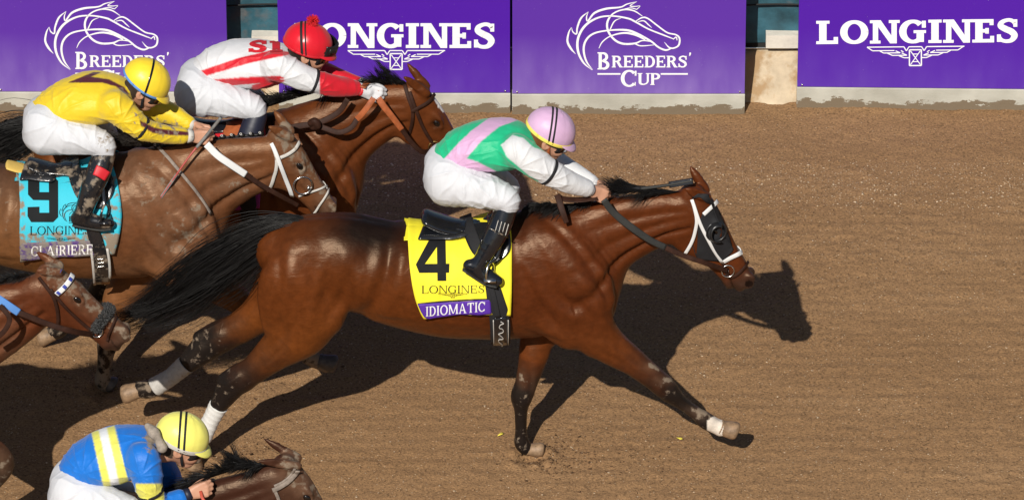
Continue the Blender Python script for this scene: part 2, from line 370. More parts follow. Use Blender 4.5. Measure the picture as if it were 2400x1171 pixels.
# scuffed hollows where hooves have struck
HOOFPRINTS = [(1245, 1066, .10, .03), (470, 1092, .10, .02), (240, 915, .10, .02)]
for hx, hy, hr, hd in HOOFPRINTS:
    c = G(hx, hy); q = np.hypot(GX - c[0], GY - c[1]) / hr
    GZ = GZ - hd * np.exp(-q * q * 2.2) + hd * .7 * np.exp(-(q - 1.1) ** 2 * 9) * (.6 + .4 * np.sin(GX * 60 + GY * 47))
nxg, nyg = GX.shape; ids = np.arange(nxg * nyg).reshape(nxg, nyg)
GF = np.stack([ids[:-1, :-1], ids[1:, :-1], ids[1:, 1:], ids[:-1, 1:]], -1).reshape(-1, 4)
def ground_mat():
    m = bpy.data.materials.new('dirt'); m.use_nodes = True; t = m.node_tree; N = t.nodes; L = t.links; b = N['Principled BSDF']
    b.inputs['Roughness'].default_value = .95; b.inputs['Specular IOR Level'].default_value = .15
    tc = N.new('ShaderNodeTexCoord')
    def nz(s, d, st=(1, 1, 1)):
        mp = N.new('ShaderNodeMapping'); mp.inputs['Scale'].default_value = st; L.new(tc.outputs['Object'], mp.inputs[0])
        n = N.new('ShaderNodeTexNoise'); n.inputs['Scale'].default_value = s; n.inputs['Detail'].default_value = d; n.inputs['Roughness'].default_value = .65; L.new(mp.outputs[0], n.inputs[0]); return n
    def ramp(src, stops):
        r = N.new('ShaderNodeValToRGB'); e = r.color_ramp.elements
        e[0].position, e[0].color = stops[0][0], (*stops[0][1], 1); e[1].position, e[1].color = stops[-1][0], (*stops[-1][1], 1)
        for p, c in stops[1:-1]: q = e.new(p); q.color = (*c, 1)
        L.new(src, r.inputs[0]); return r
    def mix(f, a, c, mode='MIX'):
        x = N.new('ShaderNodeMix'); x.data_type = 'RGBA'; x.blend_type = mode
        if isinstance(f, float): x.inputs[0].default_value = f
        else: L.new(f, x.inputs[0])
        L.new(a, x.inputs[6]); L.new(c, x.inputs[7]); return x.outputs[2]
    big = ramp(nz(1.1, 4, (.5, 1.3, 1)).outputs['Fac'], [(.3, (.255, .146, .070)), (.55, (.285, .166, .081)), (.75, (.318, .190, .096))])
    fine = ramp(nz(70, 5).outputs['Fac'], [(.30, (.34, .32, .30)), (.44, (.92, .92, .92)), (.66, (1.36, 1.34, 1.3))])  # clod tone; the dark specks are tiny clod shadows put into the colour
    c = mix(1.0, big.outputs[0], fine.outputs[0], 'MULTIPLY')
    # wood fibre chips: pale specks, denser in bands
    mp = N.new('ShaderNodeMapping'); mp.inputs['Scale'].default_value = (.55, 1.25, 1); L.new(tc.outputs['Object'], mp.inputs[0])
    vo = N.new('ShaderNodeTexVoronoi'); vo.inputs['Scale'].default_value = 115; L.new(mp.outputs[0], vo.inputs[0])
    sp = N.new('ShaderNodeMath'); sp.operation = 'LESS_THAN'; sp.inputs[1].default_value = .26; L.new(vo.outputs['Distance'], sp.inputs[0])
    sx = N.new('ShaderNodeSeparateColor'); L.new(vo.outputs['Color'], sx.inputs[0])
    bandn = nz(2.4, 4, (.05, 3.4, 1)); th = N.new('ShaderNodeMapRange'); th.inputs[1].default_value = .35; th.inputs[2].default_value = .75; th.inputs[3].default_value = .015; th.inputs[4].default_value = .13; L.new(bandn.outputs['Fac'], th.inputs[0])
    # the strip raked nearest the rail carries more chips
    sy = N.new('ShaderNodeSeparateXYZ'); L.new(tc.outputs['Object'], sy.inputs[0])
    st1 = N.new('ShaderNodeMapRange'); st1.interpolation_type = 'SMOOTHSTEP'; st1.inputs[1].default_value = 2.55; st1.inputs[2].default_value = 2.95; L.new(sy.outputs[1], st1.inputs[0])
    st2 = N.new('ShaderNodeMapRange'); st2.interpolation_type = 'SMOOTHSTEP'; st2.inputs[1].default_value = 3.15; st2.inputs[2].default_value = 3.3; st2.inputs[3].default_value = 1; st2.inputs[4].default_value = 0; L.new(sy.outputs[1], st2.inputs[0])
    mm = N.new('ShaderNodeMath'); mm.operation = 'MULTIPLY'; L.new(st1.outputs[0], mm.inputs[0]); L.new(st2.outputs[0], mm.inputs[1])
    ad = N.new('ShaderNodeMath'); ad.operation = 'MULTIPLY_ADD'; L.new(mm.outputs[0], ad.inputs[0]); ad.inputs[1].default_value = .18; L.new(th.outputs[0], ad.inputs[2])
    lt = N.new('ShaderNodeMath'); lt.operation = 'LESS_THAN'; L.new(sx.outputs[0], lt.inputs[0]); L.new(ad.outputs[0], lt.inputs[1])
    an = N.new('ShaderNodeMath'); an.operation = 'MULTIPLY'; L.new(lt.outputs[0], an.inputs[0]); L.new(sp.outputs[0], an.inputs[1])
    chip = N.new('ShaderNodeRGB'); chip.outputs[0].default_value = (.62, .48, .33, 1)
    c = mix(an.outputs[0], c, chip.outputs[0])
    L.new(c, b.inputs['Base Color'])
    bn = nz(110, 8); bp = N.new('ShaderNodeBump'); bp.inputs['Distance'].default_value = .009; bp.inputs['Strength'].default_value = 1; L.new(bn.outputs['Fac'], bp.inputs['Height'])
    L.new(bp.outputs[0], b.inputs['Normal']); return m
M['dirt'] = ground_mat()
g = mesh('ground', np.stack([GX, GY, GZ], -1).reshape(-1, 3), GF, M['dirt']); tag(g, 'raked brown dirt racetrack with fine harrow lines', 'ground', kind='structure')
def gz(x, y):
    i = np.clip(np.searchsorted(gx, x) - 1, 0, len(gx) - 2); j = np.clip(np.searchsorted(gy, y) - 1, 0, len(gy) - 2); return GZ[i, j]

# loose clods and pale chips lying on the dirt
def clods(n, name, mt, rmin, rmax, reg, label, flat=.7, around=None, lift=0.0):
    ico = np.array([(0, 0, 1), (.9, 0, .3), (.28, .85, .35), (-.72, .53, .3), (-.72, -.53, .3), (.28, -.85, .35), (0, 0, -.6)])
    tri = np.array([(0, 1, 2), (0, 2, 3), (0, 3, 4), (0, 4, 5), (0, 5, 1), (6, 2, 1), (6, 3, 2), (6, 4, 3), (6, 5, 4), (6, 1, 5)])
    if around is None: c = np.stack([rng.uniform(reg[0], reg[1], n), rng.uniform(reg[2], reg[3], n)], 1)
    else:
        k = rng.integers(0, len(around), n); a = np.array([G(q[0], q[1])[:2] for q in around]); s = np.array([q[2] for q in around])
        c = a[k] + rng.normal(0, 1, (n, 2)) * s[k][:, None] * [1, .6]
    r = rmin + (rmax - rmin) * rng.random(n) ** 2.5; z = gz(c[:, 0], c[:, 1]) + lift * rng.random(n) ** 2
    V = ico[None] * (1 + .35 * rng.uniform(-1, 1, (n, 7, 1))) * r[:, None, None]; an = rng.uniform(0, 6.28, n); ca, sa = np.cos(an)[:, None], np.sin(an)[:, None]
    el = rng.uniform(.7, 1.6, n)[:, None]; X = V[..., 0] * el
    V = np.stack([X * ca - V[..., 1] * sa + c[:, :1], X * sa + V[..., 1] * ca + c[:, 1:2], V[..., 2] * flat + z[:, None] + r[:, None] * .15], -1)
    F = (tri[None] + 7 * np.arange(n)[:, None, None]).reshape(-1, 3)
    o = mesh(name, V.reshape(-1, 3), F, mt, smooth=False); tag(o, label, 'dirt clods', kind='stuff'); return o
plain('clod', (.28, .168, .086), .95, var=.4, vscale=12, spec=.15)
plain('cloddark', (.10, .056, .03), .95, var=.4, vscale=12, spec=.15)
plain('chip', (.60, .46, .31), .9, var=.25, vscale=50, spec=.2)
clods(8000, 'dirt_clods', M['clod'], .002, .008, (-3.2, 3.2, -.9, 3.6), 'small loose clods scattered over the racetrack dirt')
clods(900, 'kicked_clods', M['cloddark'], .003, .009, None, 'darker damp clods kicked up around the hoof strikes', around=[(1310, 1070, .2), (580, 1060, .14), (1270, 1072, .09), (470, 1095, .15), (330, 890, .2), (700, 900, .3), (1400, 1080, .25)])
clods(130, 'flying_clods', M['cloddark'], .003, .010, None, 'bits of dirt thrown into the air around the hooves', around=[(1290, 1062, .10), (470, 1090, .12), (590, 1060, .08), (250, 905, .1)], lift=.16)
clods(2400, 'wood_chips', M['chip'], .002, .0065, (-3.2, 3.2, -.9, 3.3), 'pale wood chips sprinkled over the dirt', flat=.35)
clods(1000, 'rail_chips', M['chip'], .003, .009, (-3.2, 3.2, 2.7, 3.25), 'pale chips lying along the foot of the boards', flat=.4)
plain('leafyellow', (.72, .6, .08), .6)
for i, (x, y, lab) in enumerate([(1173, 1015, 'small yellow leaf on the dirt left of the planted foreleg'), (1592, 1028, 'small yellow leaf on the dirt below the outstretched foreleg')]):
    c = G(x, y); c[2] = gz(c[0], c[1]) + .012; a = .7 - 1.3 * i; u = np.array([math.cos(a), math.sin(a), .1]); v = np.array([-u[1], u[0], .15])
    L_ = [c - .022 * u, c - .006 * u + .008 * v, c + .012 * u + .006 * v + [0, 0, .004], c + .022 * u, c + .01 * u - .007 * v, c - .008 * u - .006 * v + [0, 0, .003]]
    tag(mesh('fallen_leaf', L_, [(0, 1, 2, 3), (0, 3, 4, 5)], M['leafyellow'], solid=.001), lab, 'leaf')

# ------------------------------------------------------------------ the wall behind the boards
def wall_mat():
    m = mat('stained_concrete', (.50, .41, .29), .9, .2, bump=.004, bscale=30, var=.25, vscale=7, dirt=.62, dirtscale=6, dirtcol=(.36, .24, .13)); return m
M['wall'] = wall_mat()
plain('teal', (.022, .085, .115), .6, var=.5, vscale=5, bump=.01, bscale=7, dirt=.36, dirtscale=3.5, dirtcol=(.10, .10, .10))
plain('paleblock', (.62, .58, .5), .85, var=.15, bump=.003, bscale=40)
plain('slot', (.012, .012, .012), .8)
YW = 4.04
tw = empty('track_wall', (0, YW, 0)); tag(tw, 'stained tan concrete wall with teal padding behind the purple boards', 'wall')
zt = P(1800, 126, YW)[2]; zb = P(1800, 104, YW + .02)[2]; zk = P(1800, 76, YW + .02)[2]
n = 120; xs = np.linspace(-3.6, 3.6, n); prof = [(-.10, -.03), (-.06, .05), (-.02, .14), (0, .2), (0, zt - .02), (.02, zt), (.3, zt), (.3, -.03)]
V = np.array([(x, YW + a + .006 * math.sin(x * 23) + .010 * math.sin(x * 7.3 + b * 9), b + (.008 * math.sin(x * 17) if i < 3 else .003 * math.sin(x * 31))) for x in xs for i, (a, b) in enumerate(prof)]); k = len(prof)
mesh('lower_wall', V, [(i * k + j, (i + 1) * k + j, (i + 1) * k + j + 1, i * k + j + 1) for i in range(n - 1) for j in range(k - 1)], M['wall'], tw)
mesh('slot', *boxm((0, YW + .16, (zt + zb) / 2), (3.6, .10, (zb - zt) / 2 + .004)), M['slot'], tw, False)
mesh('rail_cable', *tube([(-3.6, YW + .03, zt + .022), (-1, YW + .032, zt + .025), (1.2, YW + .03, zt + .021), (3.6, YW + .03, zt + .024)], .006), M['steel'], tw)
# teal padding: overlapping padded sheet with a seam rope
nx_, nz_ = 160, 40; X = np.linspace(-3.6, 3.6, nx_); Z = np.linspace(zb - .006, 1.15, nz_); XX, ZZ = np.meshgrid(X, Z, indexing='ij')
pp = np.stack([XX * 2.2, ZZ * 5, 0 * XX], -1).reshape(-1, 3); YY = YW + .055 + .022 * fbm(pp, 3, 3).reshape(XX.shape) - .012 * np.abs(np.sin(XX * 4.3))
ii = np.arange(nx_ * nz_).reshape(nx_, nz_)
mesh('padding', np.stack([XX, YY, ZZ], -1).reshape(-1, 3), np.stack([ii[:-1, :-1], ii[1:, :-1], ii[1:, 1:], ii[:-1, 1:]], -1).reshape(-1, 4), M['teal'], tw)
rp = P(np.linspace(-60, 2460, 60), 14 + 4 * np.sin(np.linspace(0, 40, 60)), YW + .01); mesh('seam_rope', *tube(rp, .006, 5), M['slot'], tw)
for x0, x1, y0, y1 in ((1795, 1890, 76, 104), (590, 660, 78, 106)):
    a = P(x0, y0, YW + .02); b_ = P(x1, y1, YW + .02); mesh('pale_block', *boxm(((a[0] + b_[0]) / 2, YW + .02, (a[2] + b_[2]) / 2), ((b_[0] - a[0]) / 2, .045, (a[2] - b_[2]) / 2 + .002)), M['paleblock'], tw, False)

# ------------------------------------------------------------------ lettering
def rect(x0, y0, x1, y1): return [(x0, y0), (x1, y0), (x1, y1), (x0, y1)]
def ribbon(pts, hw, n=5):
    q = np.column_stack([np.asarray(pts, float), np.broadcast_to(hw, (len(pts),))]); q = spl(q, n) if len(q) > 2 and n > 1 else q
    p = q[:, :2]; t = nrm(np.gradient(p, axis=0)); s = np.stack([-t[:, 1], t[:, 0]], 1); a = p + s * q[:, 2:]; b = p - s * q[:, 2:]
    return [[tuple(b[i]), tuple(b[i + 1]), tuple(a[i + 1]), tuple(a[i])] for i in range(len(p) - 1)]
def lines(pts, hw):
    o = []
    for a, b in zip(pts[:-1], pts[1:]): o += ribbon([a, b], hw, 1)
    return o
def arcp(cx, cy, rx, ry, a0, a1, wa, wb, n=18):   # arc whose half width goes from wa (top/bottom) to wb (sides)
    a = np.radians(np.linspace(a0, a1, n)); c, s = np.cos(a), np.sin(a); h = wa + (wb - wa) * np.abs(c) ** 1.3
    o = [(cx + (rx) * c[i], cy + ry * s[i]) for i in range(n)]
    return ribbon(o, h, 1)
def glyph(ch, T, t, se, sh):
    H = T / 2; h = t / 2
    def stem(x, w_, y0=0, y1=1, b=True, tp=True, l=1, r=1):
        o = [rect(x - w_ / 2, y0, x + w_ / 2, y1)]
        if b: o.append(rect(x - w_ / 2 - se * l, y0, x + w_ / 2 + se * r, y0 + sh))
        if tp: o.append(rect(x - w_ / 2 - se * l, y1 - sh, x + w_ / 2 + se * r, y1))
        return o
    if ch == 'I': return stem(se + H, T), 2 * se + T
    if ch == 'L': return stem(se + H, T) + [rect(se + H, 0, .74, t), rect(.74 - t, 0, .74, .30)], .76
    if ch == 'E': return stem(se + H, T, r=.3) + [rect(se + H, 0, .74, t), rect(.74 - t * .9, 0, .74, .28), rect(se + H, 1 - t, .72, 1), rect(.72 - t * .9, .74, .72, 1), rect(se + H, .5 - h, .56, .5 + h), rect(.56 - t * .8, .38, .56, .62)], .78
    if ch == 'N': return stem(se + t * .6, t * 1.2, r=.8) + stem(.92 - se, t * 1.2, b=False, l=.9) + [[(se + t * .1, 1), (se + t * .1 + T, 1), (.92 - se + t * .6, 0), (.92 - se + t * .6 - T * .9, 0)]], .94
    if ch == 'O': return arcp(.48, .5, .48 - H, .5 - h + .01, 0, 360, h, H, 40), .96
    if ch == 'C': return arcp(.46, .5, .46 - H, .5 - h + .01, 42, 318, h, H, 30) + [rect(.76, .66, .76 + t * .9, .96), rect(.76, .06, .76 + t * .5, .28)], .86
    if ch == 'G': return arcp(.47, .5, .47 - H, .5 - h + .01, 44, 322, h, H, 30) + [rect(.77, .66, .77 + t * .9, .96), rect(.84 - T, .05, .84, .45), rect(.84 - T - se, .43, .84 + se * .7, .43 + sh)], .94
    if ch == 'S': return ribbon([(.62, .78), (.52, .925), (.36, .955), (.17, .86), (.14, .70), (.30, .57), (.50, .45), (.60, .28), (.50, .09), (.32, .045), (.16, .10), (.08, .24)], [h * .8, h, h, H * .7, H * .9, H, H, H * .9, h * 1.2, h, h, h * .8]) + [rect(.62 - t * .4, .66, .62 + t * .5, .98), rect(.08 - t * .5, .02, .08 + t * .4, .34)], .72
    if ch == 'D': return stem(se + H, T, r=0) + arcp(.36, .5, .46 - H, .5 - h, -90, 90, h, H, 24) + [rect(se + H, 0, .37, t), rect(se + H, 1 - t, .37, 1)], .84
    if ch == 'B': return stem(se + H, T, r=0) + arcp(.34, .74, .34 - H * .9, .26 - h, -90, 90, h, H * .9, 18) + arcp(.36, .26, .40 - H, .27 - h, -90, 90, h, H, 18) + [rect(se + H, 0, .37, t), rect(se + H, 1 - t, .36, 1), rect(se + H, .5 - h, .37, .5 + h)], .78
    if ch in 'PR':
        o = stem(se + H, T, r=(.6 if ch == 'P' else .5)) + arcp(.36, .73, .36 - H, .27 - h, -90, 90, h, H, 20) + [rect(se + H, 1 - t, .37, 1), rect(se + H, .46, .37, .46 + t)]
        if ch == 'R': o += [[(.34, .5), (.34 + T * 1.1, .5), (.84, 0), (.84 - T * 1.15, 0)], rect(.74, 0, .88, sh)]
        return o, (.72 if ch == 'P' else .86)
    if ch == 'U': return stem(se + H, T, .3, 1, b=False) + stem(.82 - se, t * 1.3, .3, 1, b=False) + ribbon([(se + H, .32), (se + H * 1.3, .14), (.42, .05), (.74 - se, .15), (.82 - se, .32)], [H, H * .9, h, h, h * 1.3]), .86
    if ch == 'T': return stem(.42, T, tp=False) + [rect(.02, 1 - t, .82, 1), rect(.02, .74, .02 + t * .9, 1), rect(.82 - t * .9, .74, .82, 1)], .84
    if ch == 'A': return [[(.08, 0), (.08 + t * 1.1, 0), (.48, .94), (.40, 1)], [(.40, 1), (.52, 1), (.90, 0), (.90 - T * 1.1, 0)], rect(.24, .28, .68, .28 + t), rect(0, 0, .28, sh), rect(.62, 0, .98, sh)], .98
    if ch == 'M': return stem(se + h * 1.2, t * 1.2, tp=False) + stem(1.12 - se, T, tp=False) + [[(se * .5, 1), (se + T, 1), (.62, .06), (.52, .06)], [(1.12 - se - H, 1), (1.12 + se * .6, 1), (.62, .06), (.56, .06)], rect(0, 1 - sh, se + T, 1), rect(1.1 - se - H, 1 - sh, 1.16, 1)], 1.18
    if ch == "'": return [[(.06, .72), (.12, .68), (.24, .88), (.24, 1), (.08, 1), (.06, .9)]], .3
    return [], .4
STY = dict(slab=(.25, .15, .10, .125), cup=(.20, .11, .075, .07), thin=(.125, .055, .09, .035), mid=(.17, .09, .08, .055))
def word(txt, style, x0, yt, x1, yb, gap=.07, slope=0.0):     # -> polygons in picture coordinates
    s = STY[style]; o = []; x = 0
    for ch in txt:
        pl, wd = glyph(ch, *s); o += [[(x + a, b) for a, b in q] for q in pl]; x += wd + gap
    W = x - gap; kx = (x1 - x0) / W; ky = yb - yt
    return [[(x0 + a * kx, yb - b * ky + slope * (a * kx)) for a, b in q] for q in o]
def tris(polys, maxe):                       # polygons -> small triangles (2D), with a layer number for each polygon
    out = []
    for li, q in enumerate(polys):
        q = np.array(q); T_ = [np.array([q[0], q[i], q[i + 1]]) for i in range(1, len(q) - 1)]
        while T_:
            a = T_.pop(); e = [np.linalg.norm(a[i] - a[(i + 1) % 3]) for i in range(3)]; j = int(np.argmax(e))
            if e[j] > maxe:
                m_ = .5 * (a[j] + a[(j + 1) % 3]); T_ += [np.array([a[j], m_, a[(j + 2) % 3]]), np.array([m_, a[(j + 1) % 3], a[(j + 2) % 3]])]
            else: out.append((a, li))
    return out

CUPZ = [([(1022, 372), (990, 335), (966, 285), (975, 225), (992, 190)], [1, 7, 7, 5, 1]),
 ([(994, 190), (1003, 220), (1028, 234), (1034, 190), (1060, 125), (1110, 82)], [1, 4, 5, 6, 6, 1]),
 ([(1110, 82), (1097, 118), (1106, 146), (1150, 92), (1230, 62), (1330, 51), (1375, 30), (1442, 13)], [1, 4, 5, 7, 7, 5, 4, 1]),
 ([(1442, 13), (1405, 34), (1398, 44), (1432, 46), (1464, 43), (1442, 66)], [1, 3, 4, 3, 2, 3]), ([(1442, 66), (1400, 56), (1350, 66)], [3, 3, 3]),
 ([(1135, 482), (1075, 430), (1038, 350), (1040, 260), (1090, 175), (1180, 122), (1280, 112), (1380, 128), (1430, 150), (1520, 200), (1620, 240), (1690, 267)], [1, 6, 8, 8, 8, 6, 5, 6, 6, 5, 5, 3]),
 ([(1140, 482), (1095, 420), (1077, 340), (1095, 275), (1150, 230), (1250, 210), (1370, 208), (1450, 235), (1540, 285), (1590, 325), (1640, 345), (1682, 332)], [1, 6, 7, 7, 6, 5, 7, 7, 6, 6, 6, 4]),
 ([(1480, 112), (1420, 75), (1350, 68), (1280, 95), (1241, 150), (1245, 215), (1290, 275), (1350, 302), (1430, 299), (1480, 280), (1545, 287)], [2, 5, 5, 5, 7, 7, 7, 7, 6, 4, 3]),
 ([(1430, 302), (1470, 316), (1560, 310)], [4, 4, 2]), ([(1335, 125), (1288, 148), (1258, 205)], [1, 4, 4]),
 ([(1182, 333), (1205, 290), (1260, 250), (1350, 228), (1430, 240), (1500, 275)], [2, 4, 4, 6, 7, 4]),
 ([(1430, 150), (1480, 122), (1520, 130), (1580, 175), (1650, 225), (1710, 240), (1735, 265), (1730, 310), (1700, 330), (1665, 328), (1630, 290)], [2, 5, 5, 5, 5, 5, 6, 6, 5, 5, 1]),
 ([(1450, 150), (1490, 145), (1520, 170), (1545, 192)], [2, 4, 4, 1]), ([(1690, 272), (1712, 256), (1718, 278)], [3, 4, 3])]
def cup_logo(f, full=True):                  # f maps the traced coordinates
    o = []
    for p, h_ in CUPZ: o += ribbon(p, h_, 5)
    if full:
        o += word('B', 'cup', 1172, 360, 1256, 478) + word('REEDERS', 'cup', 1270, 384, 1788, 464, .05) + word("'", 'cup', 1798, 362, 1818, 440)
        o += word('C', 'cup', 1332, 482, 1440, 596) + word('UP', 'cup', 1447, 503, 1602, 584, .06) + [rect(1172, 503, 1330, 514), rect(1606, 503, 1792, 514)]
    return [[f(*p) for p in q] for q in o]
def wings(f):
    o = lines([(972, 322), (1225, 322), (1242, 350), (1260, 322), (1346, 322), (1364, 350), (1381, 322), (1640, 322)], 3.6)
    for sgn in (1, -1):
        m_ = lambda q: [(x if sgn > 0 else 2606 - x, y) for x, y in q]
        for q in ([(972, 322), (1010, 347), (1160, 347)], [(1060, 349), (1086, 363), (1200, 363), (1168, 349)], [(1112, 365), (1146, 380), (1246, 380), (1210, 364)], [(1190, 382), (1226, 397), (1258, 397)], [(1205, 347), (1222, 358)]): o += lines(m_(q), 3.4)
    o += lines([(1263, 343), (1345, 343), (1345, 451), (1263, 451), (1263, 343)], 4.2) + lines([(1270, 350), (1338, 445)], 3) + lines([(1338, 350), (1270, 445)], 3) + lines([(1284, 372), (1322, 372)], 3) + lines([(1284, 424), (1322, 424)], 3)
    return [[f(*p) for p in q] for q in o]

# ------------------------------------------------------------------ the boards along the rail
def purple_mat(name, deep, pale, dust):
    m = bpy.data.materials.new(name); m.use_nodes = True; t = m.node_tree; N = t.nodes; L = t.links; b = N['Principled BSDF']
    b.inputs['Roughness'].default_value = .42; b.inputs['Specular IOR Level'].default_value = .35
    tc = N.new('ShaderNodeTexCoord'); sp = N.new('ShaderNodeSeparateXYZ'); L.new(tc.outputs['Object'], sp.inputs[0])
    h_ = N.new('ShaderNodeMapRange'); h_.inputs[1].default_value = .52; h_.inputs[2].default_value = .11; h_.inputs[3].default_value = 0; h_.inputs[4].default_value = 1; L.new(sp.outputs[2], h_.inputs[0])
    mp = N.new('ShaderNodeMapping'); mp.inputs['Scale'].default_value = (1, 1, .35); L.new(tc.outputs['Object'], mp.inputs[0])
    n = N.new('ShaderNodeTexNoise'); n.inputs['Scale'].default_value = 9; n.inputs['Detail'].default_value = 7; L.new(mp.outputs[0], n.inputs[0])
    n2 = N.new('ShaderNodeTexNoise'); n2.inputs['Scale'].default_value = 130; n2.inputs['Detail'].default_value = 2; L.new(tc.outputs['Object'], n2.inputs[0])
    a = N.new('ShaderNodeMath'); a.operation = 'MULTIPLY'; L.new(h_.outputs[0], a.inputs[0]); L.new(n.outputs['Fac'], a.inputs[1])
    a2 = N.new('ShaderNodeMath'); a2.operation = 'MULTIPLY'; L.new(a.outputs[0], a2.inputs[0]); a2.inputs[1].default_value = dust
    mx = N.new('ShaderNodeMix'); mx.data_type = 'RGBA'; mx.inputs[6].default_value = (*deep, 1); mx.inputs[7].default_value = (*pale, 1); L.new(a2.outputs[0], mx.inputs[0])
    g_ = N.new('ShaderNodeMath'); g_.operation = 'GREATER_THAN'; g_.inputs[1].default_value = .775; L.new(n2.outputs['Fac'], g_.inputs[0])
    m2 = N.new('ShaderNodeMix'); m2.data_type = 'RGBA'; m2.inputs[7].default_value = (.42, .36, .5, 1); L.new(mx.outputs[2], m2.inputs[6]); L.new(g_.outputs[0], m2.inputs[0])
    L.new(m2.outputs[2], b.inputs['Base Color']); return m
M['purple_a'] = purple_mat('purple_vinyl', (.098, .028, .335), (.30, .215, .53), .9)
M['purple_b'] = purple_mat('deep_purple_vinyl', (.072, .010, .335), (.17, .10, .44), .5)
def base_mat():
    m = bpy.data.materials.new('painted_base'); m.use_nodes = True; t = m.node_tree; N = t.nodes; L = t.links; b = N['Principled BSDF']; b.inputs['Roughness'].default_value = .85
    tc = N.new('ShaderNodeTexCoord'); sp = N.new('ShaderNodeSeparateXYZ'); L.new(tc.outputs['Object'], sp.inputs[0])
    n = N.new('ShaderNodeTexNoise'); n.inputs['Scale'].default_value = 6; n.inputs['Detail'].default_value = 10; n.inputs['Roughness'].default_value = .74; mpz = N.new('ShaderNodeMapping'); mpz.inputs['Scale'].default_value = (1, 1, 2.2); L.new(tc.outputs['Object'], mpz.inputs[0]); L.new(mpz.outputs[0], n.inputs[0])
    a = N.new('ShaderNodeMath'); a.operation = 'MULTIPLY_ADD'; L.new(n.outputs['Fac'], a.inputs[0]); a.inputs[1].default_value = .26; a.inputs[2].default_value = -.098
    c = N.new('ShaderNodeMath'); c.operation = 'GREATER_THAN'; L.new(a.outputs[0], c.inputs[0]); L.new(sp.outputs[2], c.inputs[1])
    n2 = N.new('ShaderNodeTexNoise'); n2.inputs['Scale'].default_value = 5; n2.inputs['Detail'].default_value = 5; L.new(tc.outputs['Object'], n2.inputs[0])
    r = N.new('ShaderNodeValToRGB'); r.color_ramp.elements[0].color = (.34, .33, .28, 1); r.color_ramp.elements[1].color = (.48, .47, .41, 1); r.color_ramp.elements[0].position = .3; r.color_ramp.elements[1].position = .7; L.new(n2.outputs['Fac'], r.inputs[0])
    mx = N.new('ShaderNodeMix'); mx.data_type = 'RGBA'; L.new(r.outputs[0], mx.inputs[6]); mx.inputs[7].default_value = (.17, .13, .085, 1); L.new(c.outputs[0], mx.inputs[0]); L.new(mx.outputs[2], b.inputs['Base Color'])
    bp = N.new('ShaderNodeBump'); bp.inputs['Distance'].default_value = .004; L.new(n.outputs['Fac'], bp.inputs['Height']); L.new(bp.outputs[0], b.inputs['Normal']); return m
M['base'] = base_mat()
plain('vinylwhite', (.84, .84, .86), .45, var=.03)
def board(x0, x1, yp, yb, slope, pm, polys, label):
    # x0..x1 picture edges, yp foot of the printed panel, yb foot of the base, slope: picture rise per pixel
    Yb = G((x0 + x1) / 2, yb)[1]; a = P(x0, yb, Yb); c = P(x1, yb, Yb); W = c[0] - a[0]; rot = math.asin(max(-1, min(1, -slope / SE)))
    ztop = .98; zp = P(x0, yp, Yb)[2]; mid = np.array([(a[0] + c[0]) / 2, Yb, 0])
    b = empty('advertising_board', mid); tag(b, label, 'board', 'purple boards along the rail')
    def pl(u, v, d): # u along, v up, d outwards from the panel face
        return mid + np.array([u * math.cos(rot) + d * math.sin(rot), -u * math.sin(rot) * -1 - d * math.cos(rot), v])
    def slab(nm, z0, z1, d0, d1, mt, inset=0.0, bev=.006, nseg=14, seed=1):
        us = np.linspace(-W / 2 + inset, W / 2 - inset, nseg); ring = [(d0, z0), (d1 - bev, z0), (d1, z0 + bev), (d1, z1 - bev), (d1 - bev, z1), (d0, z1)]; k = len(ring)
        V = np.array([pl(u, z, d) for u in us for d, z in ring]); F = [(i * k + j, i * k + (j + 1) % k, (i + 1) * k + (j + 1) % k, (i + 1) * k + j) for i in range(nseg - 1) for j in range(k)] + [tuple(range(k))[::-1], tuple(range((nseg - 1) * k, nseg * k))]
        return mesh(nm, V, F, mt, b, smooth=False)
    slab('base', -.03, zp, -.09, .0, M['base']); slab('panel', zp + .0015, ztop, -.085, .004, pm, .002)
    q0 = pl(0, 0, .0055); nrm_ = np.array([math.sin(rot), -math.cos(rot), 0]); V = []; F = []
    for T_, li in tris(polys, 60):
        for p in T_:
            d = ray(*p); q = q0 + nrm_ * ((li % 9) * .0003); t = ((q - CAMP) @ nrm_) / (d @ nrm_); V.append(CAMP + d * t)
        F.append((len(V) - 3, len(V) - 2, len(V) - 1))
    if V: mesh('lettering', V, F, M['vinylwhite'], b, smooth=False)
    for u in (-W / 2 + .03, W / 2 - .03):
        mesh('bolt', *tube([pl(u, zp + .02, .003), pl(u, zp + .02, .009)], .006, 8), M['steel'], b)
    return b
cz = lambda dx, dy: (lambda x, y: (x / 2.9275 + 1000 + dx, y / 2.9275 + dy))
wz = lambda dx, dy, s=0: (lambda x, y: (x / 2.927 + 1700 + dx, y / 2.927 + dy + s * (x / 2.927 - 445)))
board(-8, 536, 216, 258, 0, M['purple_a'], cup_logo(cz(-1224, -1)), 'dusty purple board at far left with white horse-head logo behind the yellow jockey')
board(654, 1196, 219, 260, 0, M['purple_b'], word('LONGINES', 'slab', 690, 55, 1160, 113, .05) + wings(wz(-1217, 9)), 'purple board with white slab lettering and winged emblem, behind the red-capped jockey')
board(1200, 1745, 221, 263, 0, M['purple_a'], cup_logo(cz(0, 0)), 'purple board with white horse-head logo fully in view')
board(1867, 2412, 207.5, 251, .011, M['purple_b'], word('LONGINES', 'slab', 1913, 49.5, 2386, 104, .05, -.010) + wings(wz(0, 0, -.010)), 'deep purple board with white slab lettering and winged emblem at far right, past the gap')
